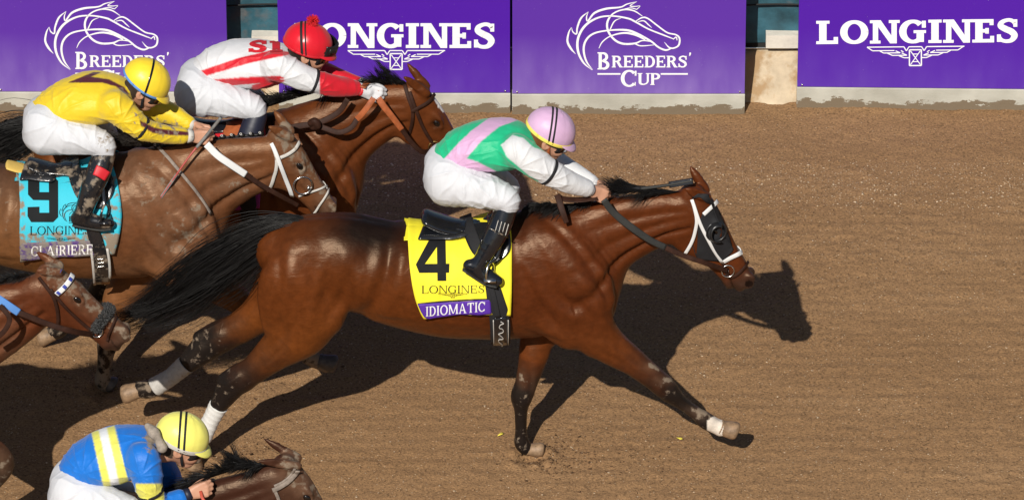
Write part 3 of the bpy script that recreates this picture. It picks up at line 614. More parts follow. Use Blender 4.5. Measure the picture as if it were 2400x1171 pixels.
# ================================================================== horses
def hpts(lst, Y0):
    """traced stations (px, py, half-width px, sideways offset m, flatness) -> centres, radii, flatness in metres"""
    a = np.array([(q + (1.0,))[:5] if len(q) == 4 else q for q in lst], float); c = P(a[:, 0], a[:, 1], Y0 + a[:, 3])
    t = nrm(np.gradient(a[:, :2], axis=0)) if len(a) > 1 else np.array([[1., 0]]); n0, n1 = -t[:, 1], t[:, 0]; f = a[:, 4]
    r = a[:, 2] * mpp(c) / np.sqrt(n0 ** 2 + n1 ** 2 * (CE ** 2 + f ** 2 * SE ** 2))
    return c, r, f
# the body of a galloping thoroughbred, traced once: stations along torso and limbs
TORSO = [(668, 588, 66, 0, .8), (720, 592, 88, 0, .86), (800, 608, 111, 0, .84), (880, 628, 118, 0, .86), (960, 645, 126, 0, .88), (1050, 656, 133, 0, .88), (1130, 657, 139, 0, .84), (1200, 645, 150, 0, .74), (1270, 640, 148, 0, .68), (1335, 652, 118, 0, .74), (1378, 680, 62, 0, .9)]
HN = [[(705, 610, 72, -.09, .8), (690, 672, 86, -.14, .62), (700, 725, 84, -.15, .6), (700, 770, 66, -.15, .7)],
      [(745, 735, 62, -.15, .75), (700, 778, 62, -.15, .75), (650, 820, 45, -.145, .8), (600, 862, 34, -.14, .85), (568, 884, 33, -.135, .85)],
      [(568, 884, 33, -.135, .85), (545, 900, 33, -.13, .8), (524, 930, 26, -.125, .85), (505, 962, 18.5, -.12, 1), (483, 1004, 17, -.11, 1), (469, 1034, 21, -.11, 1), (460, 1056, 19, -.11, 1), (454, 1072, 20, -.11, 1)],
      [(590, 868, 14, -.14, .8), (548, 874, 13, -.135, .8), (524, 888, 14, -.13, .8)]]
HF = [[(690, 640, 80, .09, .7), (660, 700, 72, .13, .6), (610, 735, 46, .13, .8), (560, 768, 37, .13, .85), (520, 788, 33, .13, .85)],
      [(520, 788, 33, .13, .85), (480, 815, 33, .13, .8), (448, 842, 25, .125, .9), (408, 878, 17.5, .12, 1), (372, 903, 17, .12, 1), (352, 910, 21, .12, 1), (328, 912, 19, .12, 1)],
      [(545, 755, 13, .13, .8), (500, 768, 13, .13, .8), (466, 788, 14, .13, .8)]]
FN = [[(1285, 560, 38, -.085, .5), (1315, 600, 66, -.125, .5), (1350, 660, 78, -.15, .55), (1388, 700, 52, -.17, .65)],
      [(1250, 650, 55, -.15, .5), (1300, 725, 66, -.16, .55), (1340, 770, 52, -.16, .7)],
      [(1375, 715, 58, -.16, .7), (1385, 770, 58, -.155, .7), (1425, 808, 44, -.15, .75), (1475, 842, 34, -.145, .8), (1520, 876, 28, -.14, .85), (1556, 905, 27, -.135, .9), (1576, 925, 22, -.13, 1), (1602, 946, 15.5, -.125, 1), (1632, 968, 15.5, -.12, 1), (1653, 984, 20, -.12, 1), (1674, 996, 18, -.12, 1), (1690, 1003, 19, -.12, 1)]]
FF = [[(1320, 640, 70, .12, .5), (1290, 740, 58, .13, .6), (1262, 790, 42, .11, .75), (1251, 830, 35, .08, .8), (1243, 862, 30, .07, .85), (1233, 898, 26, .06, .9), (1223, 928, 26, .05, .9), (1221, 958, 16.5, .045, 1), (1221, 1008, 14, .04, 1), (1223, 1036, 18, .04, 1), (1232, 1050, 17, .04, 1)]]
MUSC = [('fn', [(1262, 645, 26, -.15, .5), (1300, 705, 46, -.175, .5), (1338, 758, 36, -.17, .55)], .02), ('fn', [(1290, 555, 12, -.12, .6), (1330, 615, 22, -.155, .6), (1375, 680, 28, -.175, .6)], .03), ('fn', [(1388, 685, 28, -.15, .6), (1398, 735, 34, -.165, .6), (1405, 770, 26, -.16, .6)], .02),
 ('fn', [(1405, 775, 26, -.165, .6), (1450, 812, 24, -.165, .6), (1500, 855, 15, -.155, .7)], .012), ('fn', [(1365, 790, 24, -.165, .6), (1420, 828, 19, -.165, .7), (1480, 866, 12, -.15, .8)], .012), ('fn', [(1400, 640, 30, -.07, .7), (1415, 700, 32, -.08, .7), (1400, 760, 28, -.08, .7)], .025),
 ('hn', [(648, 640, 18, -.12, .6), (638, 690, 32, -.165, .5), (648, 760, 34, -.175, .5), (668, 805, 20, -.165, .6)], .02), ('hn', [(790, 650, 26, -.15, .5), (785, 705, 38, -.17, .5), (770, 742, 28, -.17, .6)], .03), ('hn', [(705, 650, 30, -.15, .5), (712, 715, 46, -.18, .45), (705, 775, 34, -.175, .5)], .03),
 ('hn', [(690, 790, 30, -.165, .6), (640, 832, 27, -.165, .65), (598, 866, 18, -.155, .7)], .014), ('hn', [(655, 800, 12, -.15, .9), (600, 842, 10, -.145, .9), (545, 872, 10, -.135, .9)], .014)]
W4 = P(1225, 485, 0.0)
GROOVES = [  # muscle lines: path, width px, depth m (- cuts in, + raises)
 ([(1262, 500), (1330, 560), (1395, 640), (1428, 700)], 13, -.010), ([(1235, 520), (1290, 600), (1345, 690)], 20, .007), ([(1225, 640), (1265, 720), (1320, 778)], 14, -.011),
 ([(1300, 690), (1370, 730), (1400, 790)], 15, -.008), ([(1330, 620), (1390, 690)], 16, .006), ([(1205, 560), (1218, 660), (1210, 760)], 16, -.006),
 ([(915, 560), (905, 640), (870, 720), (815, 752)], 17, -.014), ([(945, 575), (938, 650), (915, 730)], 18, .007), ([(880, 560), (850, 640)], 26, -.008), ([(790, 560), (830, 640), (835, 720)], 24, .006),
 ([(650, 560), (655, 650), (650, 730), (665, 800)], 13, -.008), ([(700, 580), (740, 680), (770, 745)], 22, -.007), ([(720, 640), (735, 700)], 28, .006), ([(622, 700), (640, 790)], 10, .005),
 ([(690, 760), (640, 805), (590, 850)], 9, -.006), ([(660, 830), (610, 870)], 9, .004), ([(1395, 775), (1460, 825), (1530, 878)], 7, -.007), ([(1370, 800), (1440, 842), (1510, 885)], 8, -.006), ([(1410, 790), (1470, 838)], 8, .004),
 ([(840, 748), (920, 742), (1010, 748), (1100, 768)], 10, .004), ([(1000, 765), (1090, 776), (1180, 782)], 12, -.004), ([(1230, 600), (1260, 640)], 12, -.004), ([(1340, 720), (1350, 770)], 10, .004),
 ([(690, 520), (780, 512), (900, 530)], 16, .004),
 ([(1372, 566), (1405, 610), (1428, 655)], 5, -.004), ([(1386, 560), (1416, 600), (1436, 640)], 5, -.004), ([(1400, 552), (1428, 592), (1446, 625)], 5, -.0035), ([(1415, 548), (1440, 582), (1456, 610)], 4, -.003),
 ([(1010, 600), (1000, 680), (1015, 745)], 8, -.003), ([(1045, 600), (1040, 690), (1050, 755)], 8, -.003), ([(940, 700), (990, 735), (1080, 755)], 9, -.005), ([(860, 735), (900, 745), (960, 752)], 7, -.007), ([(815, 640), (830, 700), (815, 745)], 10, -.008), ([(1215, 770), (1260, 785), (1320, 800)], 6, -.006),
 ([(1275, 690), (1325, 735), (1375, 745)], 16, .008), ([(1330, 770), (1380, 790), (1430, 800)], 10, -.006), ([(1385, 640), (1420, 690), (1425, 740)], 10, -.008),
 ([(1400, 720), (1430, 770), (1480, 812)], 7, .005), ([(1560, 890), (1545, 915)], 6, .005), ([(1582, 932), (1640, 975)], 4, -.005), ([(640, 640), (618, 720)], 8, -.006), ([(760, 600), (745, 680), (725, 760)], 14, .006), ([(830, 620), (800, 700), (760, 760)], 16, -.009), ([(680, 800), (625, 850)], 6, -.005),
 ([(560, 880), (530, 905)], 6, .006), ([(520, 930), (490, 985)], 4, -.005), ([(1225, 500), (1215, 560)], 14, -.008), ([(960, 600), (965, 680)], 10, .003), ([(1195, 620), (1190, 700)], 10, .004), ([(1235, 740), (1280, 775), (1330, 800)], 8, .006), ([(1000, 780), (1080, 790)], 8, .004)]
NECKG = [([(.05, .42), (.45, .30), (.95, .15)], .16, .006), ([(.1, .05), (.5, -.02), (.9, -.1)], .10, -.004), ([(.05, .75), (.45, .52), (.95, .38)], .11, -.013), ([(.2, -.55), (.6, -.45), (.95, -.4)], .14, -.006)]

def headf(poll, muz, Y0):
    p = P(*poll, Y0); m = P(*muz, Y0); e = m - p; L = np.linalg.norm(e); e = e / L; v = np.array([e[2], 0, -e[0]])
    return p, L, e, v
HEAD = [ # chain list: (u, v, sideways, r, flat) in head lengths
 ([(-.02, .10, 0, .118, .70), (.12, .11, 0, .142, .76), (.26, .135, 0, .165, .72), (.38, .14, 0, .156, .70), (.52, .132, 0, .130, .62), (.68, .122, 0, .106, .62), (.82, .118, 0, .095, .70), (.92, .118, 0, .090, .78)], .02),
 ([(.12, .28, .062, .110, .34), (.22, .345, .066, .130, .32), (.34, .335, .062, .118, .33), (.47, .275, .05, .08, .4)], .035),
 ([(.34, .39, .035, .062, .6), (.50, .315, .026, .056, .7), (.66, .262, .014, .052, .9), (.80, .235, 0, .052, 1), (.89, .235, 0, .048, 1)], .035),
 ([(.92, .055, .055, .050, .7), (.975, .095, .055, .042, .7)], .025), ([(.95, .155, 0, .070, .95), (.985, .19, 0, .046, 1.1)], .025), ([(.89, .25, 0, .042, 1.05), (.93, .265, 0, .030, 1.1)], .02),
 ([(.40, .12, .100, .018, 1), (.50, .15, .088, .018, 1), (.62, .165, .070, .012, 1)], .018),
 ([(.26, .035, .090, .030, .8), (.325, .028, .106, .028, .8), (.39, .060, .108, .022, .8)], .022), ([(.29, .115, .108, .014, 1), (.37, .118, .110, .012, 1)], .02),
 ([(.62, .06, .03, .03, .7), (.80, .05, .03, .028, .7)], .02)]

def bridge_sign(c): return c
def make_horse(name, label, Y0, W, s, neck, poll, muz, ears, coat, dark, h=.0075, limbs=None, mud=None, throat=None, muddy=(0, 0), hoofmat='hoof', skip=(), mouth=0.0, blaze=None, legmud=.35, sock=None, dusty=.25, warm=(1.28, 1.38, 1.15)):
    Wp = P(*W, Y0); limbs = limbs or {}
    def X(lst):                                   # body tracing moved to this horse
        c, r, f = hpts(lst, 0.0); return (c - W4) * s * [1, 1, 1] + [Wp[0], 0, Wp[2]] + [0, Y0, 0] + np.array([0, W4[1] * s, 0]), r * s, f
    chains = []; legs = {}
    tor = X(TORSO); chains.append((*tor, .06))
    for key, lst in (('hn', HN), ('hf', HF), ('fn', FN), ('ff', FF)):
        if key in skip: continue
        if key in limbs: L_ = [hpts(q, Y0) for q in limbs[key]]
        else: L_ = [X(q) for q in lst]
        legs[key] = L_
        for i, q in enumerate(L_): chains.append((*q, .035 if i < 2 and key != 'ff' else .02))
    for key, lst, k in MUSC:
        if key not in limbs and key not in skip: chains.append((*X(lst), k))
    nk = hpts([(a[0], a[1], a[2], 0, a[3]) for a in neck], Y0); chains.append((*nk, .07))
    p0, L, eu, ev = headf(poll, muz, Y0); ey = np.array([0, 1.0, 0]); hd = lambda u, v, w_: p0 + L * (u * eu + v * ev + w_ * ey)
    hc = []
    for lst, k in HEAD:
        lst = [(u, v + (mouth * max(0, (u - .5)) if v > .15 else 0), w_, r, f) for u, v, w_, r, f in lst]
        for sg in ((1, -1) if any(q[2] for q in lst) else (1,)):
            hc.append((np.array([hd(u, v, w_ * sg) for u, v, w_, r, f in lst]), np.array([q[3] for q in lst]) * L, np.array([q[4] for q in lst]), k * L * 1.4))
    # ears: near ear traced, far ear beside it
    earc = []
    for (tx, ty), sg in zip(ears, (1, -1)):
        b = hd(-.015, -.005, .080 * sg); t = P(tx, ty, Y0 + .075 * sg); m_ = .5 * (b + t); d = nrm(t - b)
        earc.append((np.array([b - .02 * d, b + .28 * (t - b), b + .55 * (t - b), b + .82 * (t - b), t]), np.array([.026, .026, .025, .015, .004]), .8, .014))
    allp = np.vstack([np.vstack([c[0] - c[1][:, None] * 1.2, c[0] + c[1][:, None] * 1.2]) for c in chains + hc])
    lo = allp.min(0) - .05; hi = allp.max(0) + [.05, .05, .2]; lo[2] = max(lo[2], -.05)
    F_ = Field(lo, hi, h)
    for c, r, f, k in chains: F_.chain(c, r, f, k, 6)
    if throat: pass
    for c, r, f, k in hc: F_.chain(c, r, f, k)
    for c, r, f, k in earc:
        F_.chain(c, r, f, k)
    for (c, r, f, k), sg in zip(earc, (1, -1)):   # hollow of the ear opens forwards and outwards
        F_.chain(c[1:4] + np.array([.013, .016 * sg, .002]), r[1:4] * .62, .8, .006, op='s')
    for sg in (-1, 1):
        F_.chain([hd(.935, .060, .098 * sg), hd(.985, .105, .088 * sg)], [.021 * L / .62, .016 * L / .62], .9, .010, op='s')
        F_.ball(hd(.335, .074, .124 * sg), [.030, .018, .022], .010, op='s')
        if mouth == 0: F_.chain([hd(.82, .20, .075 * sg), hd(.90, .215, .065 * sg), hd(.97, .235, .03 * sg)], [.005, .006, .006], 1, .012, op='s')
    V, F = F_.nets(); V = relax(V, F, 4, .5); N = vnorm(V, F)
    # ---- muscle lines
    side = np.where(V[:, 1:2] > Y0, -1.0, 1.0); Vn = V.copy(); Vn[:, 1] = Y0 - np.abs(V[:, 1] - Y0)      # both flanks shaped alike
    ref = (Vn - [Wp[0], Y0, Wp[2]]) / s + [W4[0], 0, W4[2]]; pr = proj(ref); disp = np.zeros(len(V)); face = sstep(.15, .6, np.abs(N[:, 1]) + .35 * np.abs(N[:, 2]))
    allowed = np.ones(len(V), bool)
    def stroke(q, pts, wd, dep, okm):
        nonlocal disp
        pts = spl(pts, 4); best = np.full(len(V), 1e9); lo_ = pts.min(0) - 3 * wd; hi_ = pts.max(0) + 3 * wd
        m_ = okm & (q[:, 0] > lo_[0]) & (q[:, 0] < hi_[0]) & (q[:, 1] > lo_[1]) & (q[:, 1] < hi_[1]); I = np.nonzero(m_)[0]
        if not len(I): return
        qq = q[I]; bb = np.full(len(I), 1e9); bt = np.zeros(len(I))
        for i in range(len(pts) - 1):
            a, b = pts[i], pts[i + 1]; ba = b - a; t = np.clip(((qq - a) @ ba) / (ba @ ba + 1e-12), 0, 1); d = np.linalg.norm(qq - a - t[:, None] * ba, axis=1)
            u = d < bb; bb[u] = d[u]; bt[u] = (i + t[u]) / (len(pts) - 1)
        disp[I] += (1.7 if wd >= 13 or wd < 1 else 1.0) * dep * np.exp(-(bb / (wd * 1.25)) ** 2 * 1.6) * np.sin(np.pi * np.clip(bt * .86 + .07, 0, 1)) ** .6
    fore = ((pr[:, 0] > 1340) & (pr[:, 1] > 800)); far = V[:, 1] > Y0
    for pts, wd, dep in GROOVES:
        leg = pts[0][1] > 750 and pts[0][0] > 1300 or pts[0][0] < 700 and pts[0][1] > 750
        stroke(pr, pts, wd, dep, ~far if leg else np.ones(len(V), bool))
    # neck in its own coordinates (along, across)
    nc = spl(np.column_stack([nk[0], nk[1]]), 6); dd = np.full(len(V), 1e9); along = np.zeros(len(V)); acr = np.zeros(len(V))
    for i in range(len(nc) - 1):
        a, b = nc[i, :3], nc[i + 1, :3]; ba = b - a; q = V - a; t = np.clip((q @ ba) / (ba @ ba), 0, 1); off = q - t[:, None] * ba; d = np.linalg.norm(off, axis=1); u = d < dd
        per = nrm(np.array([ba[2], 0, -ba[0]])); dd[u] = d[u]; along[u] = (i + t[u]) / (len(nc) - 1); acr[u] = (off[u] @ per) / (nc[i, 3])
    isn = (dd < 1.35 * np.interp(along, np.linspace(0, 1, len(nc)), nc[:, 3])) & (along > .02) & (along < .99)
    for pts, wd, dep in NECKG: stroke(np.stack([along, acr], 1), np.array(pts), wd, dep, isn)
    disp *= face * s
    V = V + N * disp[:, None]
    p3 = V * 1.0; vein = (1 - np.abs(noise(p3 * [7, 7, 10] + .35 * fbm(p3 * 5, 2, 91)[:, None], 15))) ** 9; V = V + N * (.0022 * fbm(p3 * 13, 3, 5) + .0075 * fbm(p3 * [4, 3, 3], 2, 8) * face + .0013 * vein * face)[:, None]
    # ---- coat
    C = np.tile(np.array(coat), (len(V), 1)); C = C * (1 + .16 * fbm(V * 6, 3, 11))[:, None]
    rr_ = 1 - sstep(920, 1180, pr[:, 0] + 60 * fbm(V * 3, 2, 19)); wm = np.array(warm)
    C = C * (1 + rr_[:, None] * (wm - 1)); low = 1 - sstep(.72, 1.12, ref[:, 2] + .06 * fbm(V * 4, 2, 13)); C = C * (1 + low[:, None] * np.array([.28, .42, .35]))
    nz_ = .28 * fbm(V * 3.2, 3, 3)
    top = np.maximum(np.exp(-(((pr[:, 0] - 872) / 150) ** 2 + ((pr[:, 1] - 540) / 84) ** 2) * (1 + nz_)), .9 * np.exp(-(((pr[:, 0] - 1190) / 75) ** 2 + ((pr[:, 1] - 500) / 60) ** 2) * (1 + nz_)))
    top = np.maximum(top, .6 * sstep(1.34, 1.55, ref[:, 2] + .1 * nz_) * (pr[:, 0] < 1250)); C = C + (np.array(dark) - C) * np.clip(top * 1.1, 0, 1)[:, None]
    mudv = np.zeros(len(V))
    legmv = mudv
    for key, Ls in legs.items():
        c = np.vstack([q[0] for q in Ls[:-1] if True] + [Ls[-1][0]]) if key in ('hn',) else np.vstack([q[0] for q in Ls[:2] if True] if key in ('hf',) else [Ls[-1][0]])
        r = np.concatenate([q[1] for q in Ls[:-1]] + [Ls[-1][1]]) if key == 'hn' else np.concatenate([q[1] for q in Ls[:2]] if key == 'hf' else [Ls[-1][1]])
        if key == 'hn': c = np.vstack([Ls[1][0], Ls[2][0][1:]]); r = np.concatenate([Ls[1][1], Ls[2][1][1:]])
        if key == 'hf': c = np.vstack([Ls[0][0][2:], Ls[1][0][1:]]); r = np.concatenate([Ls[0][1][2:], Ls[1][1][1:]])
        lim = {'hn': (.10, .46), 'hf': (.02, .34), 'fn': (.20, .52), 'ff': (.30, .56)}[key]
        bt = np.zeros(len(V)); bd = np.full(len(V), 1e9); bo = np.zeros(len(V))
        for i in range(len(c) - 1):
            a, b = c[i], c[i + 1]; ba = b - a; q = V - a; t = np.clip((q @ ba) / (ba @ ba + 1e-9), 0, 1); d = np.linalg.norm(q - t[:, None] * ba, axis=1) - (r[i] + (r[i + 1] - r[i]) * t)
            u = d < bd; bd[u] = d[u]; bt[u] = (i + t[u]) / (len(c) - 1)
        on = 1 - sstep(.03, .075, bd); bk = sstep(lim[0], lim[1], bt + .08 * fbm(V * 14, 3, 9)) ** .55 * on
        if key in ('hn', 'hf'):
            for a, b in zip(Ls[-1][0][1:-1], Ls[-1][0][2:]):
                t = np.clip(((V - a) @ (b - a)) / ((b - a) @ (b - a)), 0, 1); bk = np.maximum(bk, .9 * (1 - sstep(.035, .06, np.linalg.norm(V - a - t[:, None] * (b - a), axis=1))))
        C = C + (np.array([.010, .008, .0075]) - C) * bk[:, None]
        legmv = np.maximum(legmv, (bd < .03) * sstep(lim[0] - .05, lim[1], bt) * legmud * (1.0 + .3 * (bt > .8)))
    hu = (V - p0) @ eu / L; hv = (V - p0) @ ev / L; inh = (hu > -.12) & (hv > -.2) & (hv < .50) & (np.abs(V[:, 1] - Y0) < .16) & (hu < 1.2)
    muzk = sstep(.72, .95, hu) * inh; C = C + (np.array([.028, .018, .014]) - C) * (muzk * .8)[:, None]
    nose = inh & (np.hypot((hu - .96) / .036, (hv - .085) / .036) < 1) & (np.abs(V[:, 1] - Y0) < .095 * L); C[nose] = C[nose] * .15
    er = inh * np.exp(-((hu - .335) / .07) ** 2 - ((hv - .075) / .06) ** 2); C = C * (1 - .72 * er * (np.abs(V[:, 1] - Y0) > .06))[:, None]
    mouthl = inh & (np.abs(hv - .222 - (hu - .92) * .2) < .008) & (hu > .82); C[mouthl] *= .4
    crown = sstep(-.2, .05, -hv) * (hu < -.02) * (hu > -.4) * (np.abs(V[:, 1] - Y0) < .14)
    if muddy[0]: mudv = np.maximum(mudv, inh * muddy[0] * sstep(-.06, .25, .34 - hv * 1.6 + (.25 if muddy[0] > .7 else 0)) )
    if mud:
        q = proj(V)
        for x, y, rx, ry, v in mud: mudv = np.maximum(mudv, v * np.exp(-((q[:, 0] - x) / rx) ** 2 - ((q[:, 1] - y) / ry) ** 2))
    dst = np.clip(mudv * 1.15, 0, .8) * (.65 + .35 * fbm(V * 22, 3, 44)) * dusty; C = C + (np.array([.160, .090, .054]) - C) * np.clip(dst, 0, 1)[:, None]; mudv = np.maximum(mudv * (1 - .22 * dusty), legmv)
    if sock:
        q = proj(V); b = np.hypot(q[:, 0] - sock[0], q[:, 1] - sock[1]) < sock[2] + 7 * fbm(V * 40, 2, 77); C[b] = (.62, .55, .47); mudv[b] *= .6
    if blaze is not None:
        b = inh & (np.hypot((hu - .22) / .10, (V[:, 1] - Y0) / .018 * .7) < 1) & (hv < .03); C[b] = (.7, .68, .66)
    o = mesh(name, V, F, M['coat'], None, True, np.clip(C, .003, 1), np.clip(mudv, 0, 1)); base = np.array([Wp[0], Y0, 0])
    me = o.data; co = np.empty(len(V) * 3, np.float32); me.vertices.foreach_get('co', co); co = co.reshape(-1, 3) - base.astype(np.float32); me.vertices.foreach_set('co', co.ravel()); o.location = base
    tag(o, label, 'horse', 'galloping race horses')
    # ---- eyes
    for sg in (-1, 1):
        c = hd(.335, .074, .099 * sg); u = np.linspace(0, math.pi, 9)[:, None]; a = np.linspace(0, 2 * math.pi, 14, endpoint=False)[None]
        S_ = np.stack([np.sin(u) * np.cos(a), np.sin(u) * np.sin(a), np.cos(u) + 0 * a], -1).reshape(-1, 3) @ np.array([eu * .026, ey * .013, ev * .017]) + c; k = 14
        mesh('eye', S_, [(i * k + j, i * k + (j + 1) % k, (i + 1) * k + (j + 1) % k, (i + 1) * k + j) for i in range(8) for j in range(k)], M['eye'], o)
    H = dict(o=o, V=V, F=F, Y0=Y0, bvh=bvh(V, F), hd=hd, L=L, eu=eu, ev=ev, neck=nk, legs=legs, p0=p0, poll=poll, s=s)
    return H

def hoof(H, cpx, cpy, yo, dirpx, size, mt='hoof'):
    """a tapered hoof: coronet at (cpx, cpy), pointing along dirpx (picture) to its toe"""
    c = P(cpx, cpy, H['Y0'] + yo); t = P(cpx + dirpx[0], cpy + dirpx[1], H['Y0'] + yo); ax = nrm(t - c); L_ = np.linalg.norm(t - c)
    f = nrm(np.cross(np.array([0, 1.0, 0]), ax)); f = f if f[0] > 0 else -f
    rings = [(-.35, .70, .68, -.05), (-.1, .80, .78, -.02), (.0, .90, .86, 0), (.06, .92, .88, .01), (.10, .88, .84, .02), (.5, 1.0, .94, .12), (.82, 1.10, 1.0, .21), (.98, 1.06, .96, .24), (1.08, .88, .8, .22), (1.13, .5, .45, .2)]; n = 20; V = []; a = np.linspace(0, 2 * math.pi, n, endpoint=False)
    for u, rf, ry, sh in rings:
        V.append(c + ax * L_ * u + size * ((np.cos(a) * rf * np.where(np.cos(a) < 0, .85, 1) + sh)[:, None] * f + (np.sin(a) * ry)[:, None] * np.array([0, 1.0, 0])))
    V = np.vstack(V); m_ = len(rings); F = [(i * n + j, i * n + (j + 1) % n, (i + 1) * n + (j + 1) % n, (i + 1) * n + j) for i in range(m_ - 1) for j in range(n)] + [tuple(range((m_ - 1) * n, m_ * n)), tuple(range(n))[::-1]]
    return mesh('hoof', V, F, M[mt], H['o'])
def wrap(H, pts, mt='bandage'):
    """leg bandage: slightly loose sleeve with overlapping turns round the cannon bone"""
    c, r, f = hpts(pts, H['Y0']); q = resample(np.column_stack([c, r]), 40); t = nrm(np.gradient(q[:, :3], axis=0)); a = nrm(np.cross(t, [0, 1., 0])); b = np.cross(t, a); n = 24; th = np.linspace(0, 2 * math.pi, n, endpoint=False)
    tri = (np.arange(40)[:, None] / 40 * 7 + th[None] / (2 * math.pi)) % 1.0
    rr = q[:, 3:4] + .0045 + .0028 * (1 - tri)
    V = q[:, None, :3] + rr[..., None] * (np.cos(th)[None, :, None] * a[:, None] + np.sin(th)[None, :, None] * b[:, None])
    V = np.concatenate([(q[0, :3] + (V[0] - q[0, :3]) * .8)[None], V, (q[-1, :3] + (V[-1] - q[-1, :3]) * .8)[None]]); m_ = len(V)
    return mesh('leg_bandage', V.reshape(-1, 3), [(i * n + j, i * n + (j + 1) % n, (i + 1) * n + (j + 1) % n, (i + 1) * n + j) for i in range(m_ - 1) for j in range(n)], M[mt], H['o'])
def strands(paths, r0, n=3):
    """many tapering hairs in one mesh; paths (k, m, 3)"""
    k, m, _ = paths.shape; t = nrm(np.gradient(paths, axis=1)); ref = np.array([.13, .9, .3]); a = nrm(np.cross(t, ref)); b = np.cross(t, a)
    u = np.linspace(0, 1, m); rad = r0[:, None] * (np.minimum(1, .4 + u * 4) * (1 - u ** 2) + .05)[None]
    th = np.arange(n) * 2 * math.pi / n
    V = paths[:, :, None] + rad[..., None, None] * (np.cos(th)[None, None, :, None] * a[:, :, None] + np.sin(th)[None, None, :, None] * b[:, :, None])
    idx = np.arange(k * m * n).reshape(k, m, n); i2 = np.roll(idx, -1, 2)
    F = np.stack([idx[:, :-1], i2[:, :-1], i2[:, 1:], idx[:, 1:]], -1).reshape(-1, 4)
    return V.reshape(-1, 3), F
def tail(H, spine, n=900, mt='hair', wid=None, ythick=.05, seed=1):
    """spine: (px, py, half spread px) from root to tip"""
    rg = np.random.default_rng(seed); sp = np.array(spine, float); m = 15; q = resample(spl(sp, 5), m); c = P(q[:, 0], q[:, 1], H['Y0']); sc_ = q[:, 2] * mpp(c)
    t = nrm(np.gradient(c, axis=0)); per = nrm(np.cross(t, [0, 1., 0])); ncl = 46; cu = rg.uniform(-1, 1, ncl); cy = rg.normal(0, .5, ncl); k = rg.integers(0, ncl, n); cl_ = np.clip(rg.normal(.84, .20, ncl), .38, 1.12)
    u0 = rg.normal(0, .16, n); fly = rg.random(n) < .15; u0[fly] *= 3.2; u = cu[k]; v = cy[k] + rg.normal(0, .25, n); ln = np.clip(cl_[k] + rg.normal(0, .05, n), .3, 1.1)
    s = np.linspace(0, 1, m)[None] * ln[:, None]; g = lambda arr: np.stack([np.interp(s.ravel(), np.linspace(0, 1, m), arr[:, i]) for i in range(3)], -1).reshape(n, m, 3)
    C_ = g(c); Pn = g(per); sv = np.interp(s.ravel(), np.linspace(0, 1, m), sc_).reshape(n, m)
    wf = np.random.default_rng(seed + 8).uniform(5, 12, ncl); wp = np.random.default_rng(seed + 9).uniform(0, 6.3, ncl)
    wave = np.sin(s * wf[k][:, None] + wp[k][:, None]) * .032 * s ** .8 + (u0[:, None] * sv) * (1.1 - .8 * s) + rg.normal(0, .010, (n, 1)) * s ** 2 * (2 + 7 * fly[:, None])
    yy = v[:, None] * ythick * (.35 + 1.1 * s) + np.sin(s * 6 + k[:, None]) * .008
    Pth = C_ + Pn * (u[:, None] * sv + wave)[..., None] + yy[..., None] * np.array([0, 1., .15])
    V, F = strands(Pth, rg.uniform(.0013, .0028, n)); return mesh('tail', V, F, M[mt], H['o'])
def mane(H, crest, dirs, n=500, mt='hair', ln=.22, seed=2, yside=-.02, curl=1.0):
    """crest: picture path along the neck; dirs: hair direction (picture px) at each crest point"""
    rg = np.random.default_rng(seed); cr = spl(np.column_stack([np.array(crest, float), np.array(dirs, float)]), 6); m = 9
    ncl = 54; n = int(n * 1.5); k = rg.integers(0, ncl, n); tt = np.clip((k + .5) / ncl + rg.normal(0, .018, n), 0, 1) * (len(cr) - 1); q = np.stack([np.interp(tt, np.arange(len(cr)), cr[:, i]) for i in range(4)], 1)
    rootY = H['Y0'] + rg.normal(0, .012, n); r = P(q[:, 0], q[:, 1], rootY); e = P(q[:, 0] + q[:, 2], q[:, 1] + q[:, 3], rootY) - r
    cl = np.random.default_rng(seed + 5).normal(0, 1, (ncl, 3)); L_ = np.clip(.85 + .25 * cl[k, 2] + rg.normal(0, .10, n), .25, 1.4); s = np.linspace(0, 1, m)
    side = (yside + .05 * cl[k, 0] * .6 + rg.normal(0, .012, n)); perp = nrm(np.cross(e, [0, 1., 0]))
    bend = (.26 * cl[k, 1] + rg.normal(0, .05, n)) * np.linalg.norm(e, axis=1) * curl
    Pth = r[:, None] + (e * L_[:, None])[:, None] * s[None, :, None] + (bend[:, None] * (s ** 2)[None])[..., None] * perp[:, None] + (side[:, None] * np.sin(s * 1.5)[None])[..., None] * np.array([0, 1., 0]) + ((.02 * np.sin(s * 3.1))[None, :, None] * np.array([0, 0, 1.]))
    V, F = strands(Pth, rg.uniform(.0011, .0023, n)); return mesh('mane', V, F, M[mt], H['o'])

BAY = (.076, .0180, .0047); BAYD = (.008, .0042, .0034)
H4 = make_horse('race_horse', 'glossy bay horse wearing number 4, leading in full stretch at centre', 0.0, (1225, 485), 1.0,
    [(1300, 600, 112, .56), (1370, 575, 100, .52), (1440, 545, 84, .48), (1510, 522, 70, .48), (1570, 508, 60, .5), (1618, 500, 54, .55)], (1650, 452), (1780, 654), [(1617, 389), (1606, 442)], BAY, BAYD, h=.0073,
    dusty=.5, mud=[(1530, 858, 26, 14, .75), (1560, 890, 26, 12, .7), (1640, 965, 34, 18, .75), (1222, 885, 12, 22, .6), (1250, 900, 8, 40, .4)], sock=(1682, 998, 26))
hoof(H4, 1686, 1001, -.12, (36, 14), .050); hoof(H4, 1236, 1053, .04, (34, 5), .040); hoof(H4, 454, 1070, -.11, (-6, 24), .05); hoof(H4, 334, 910, .12, (-46, 8), .052)
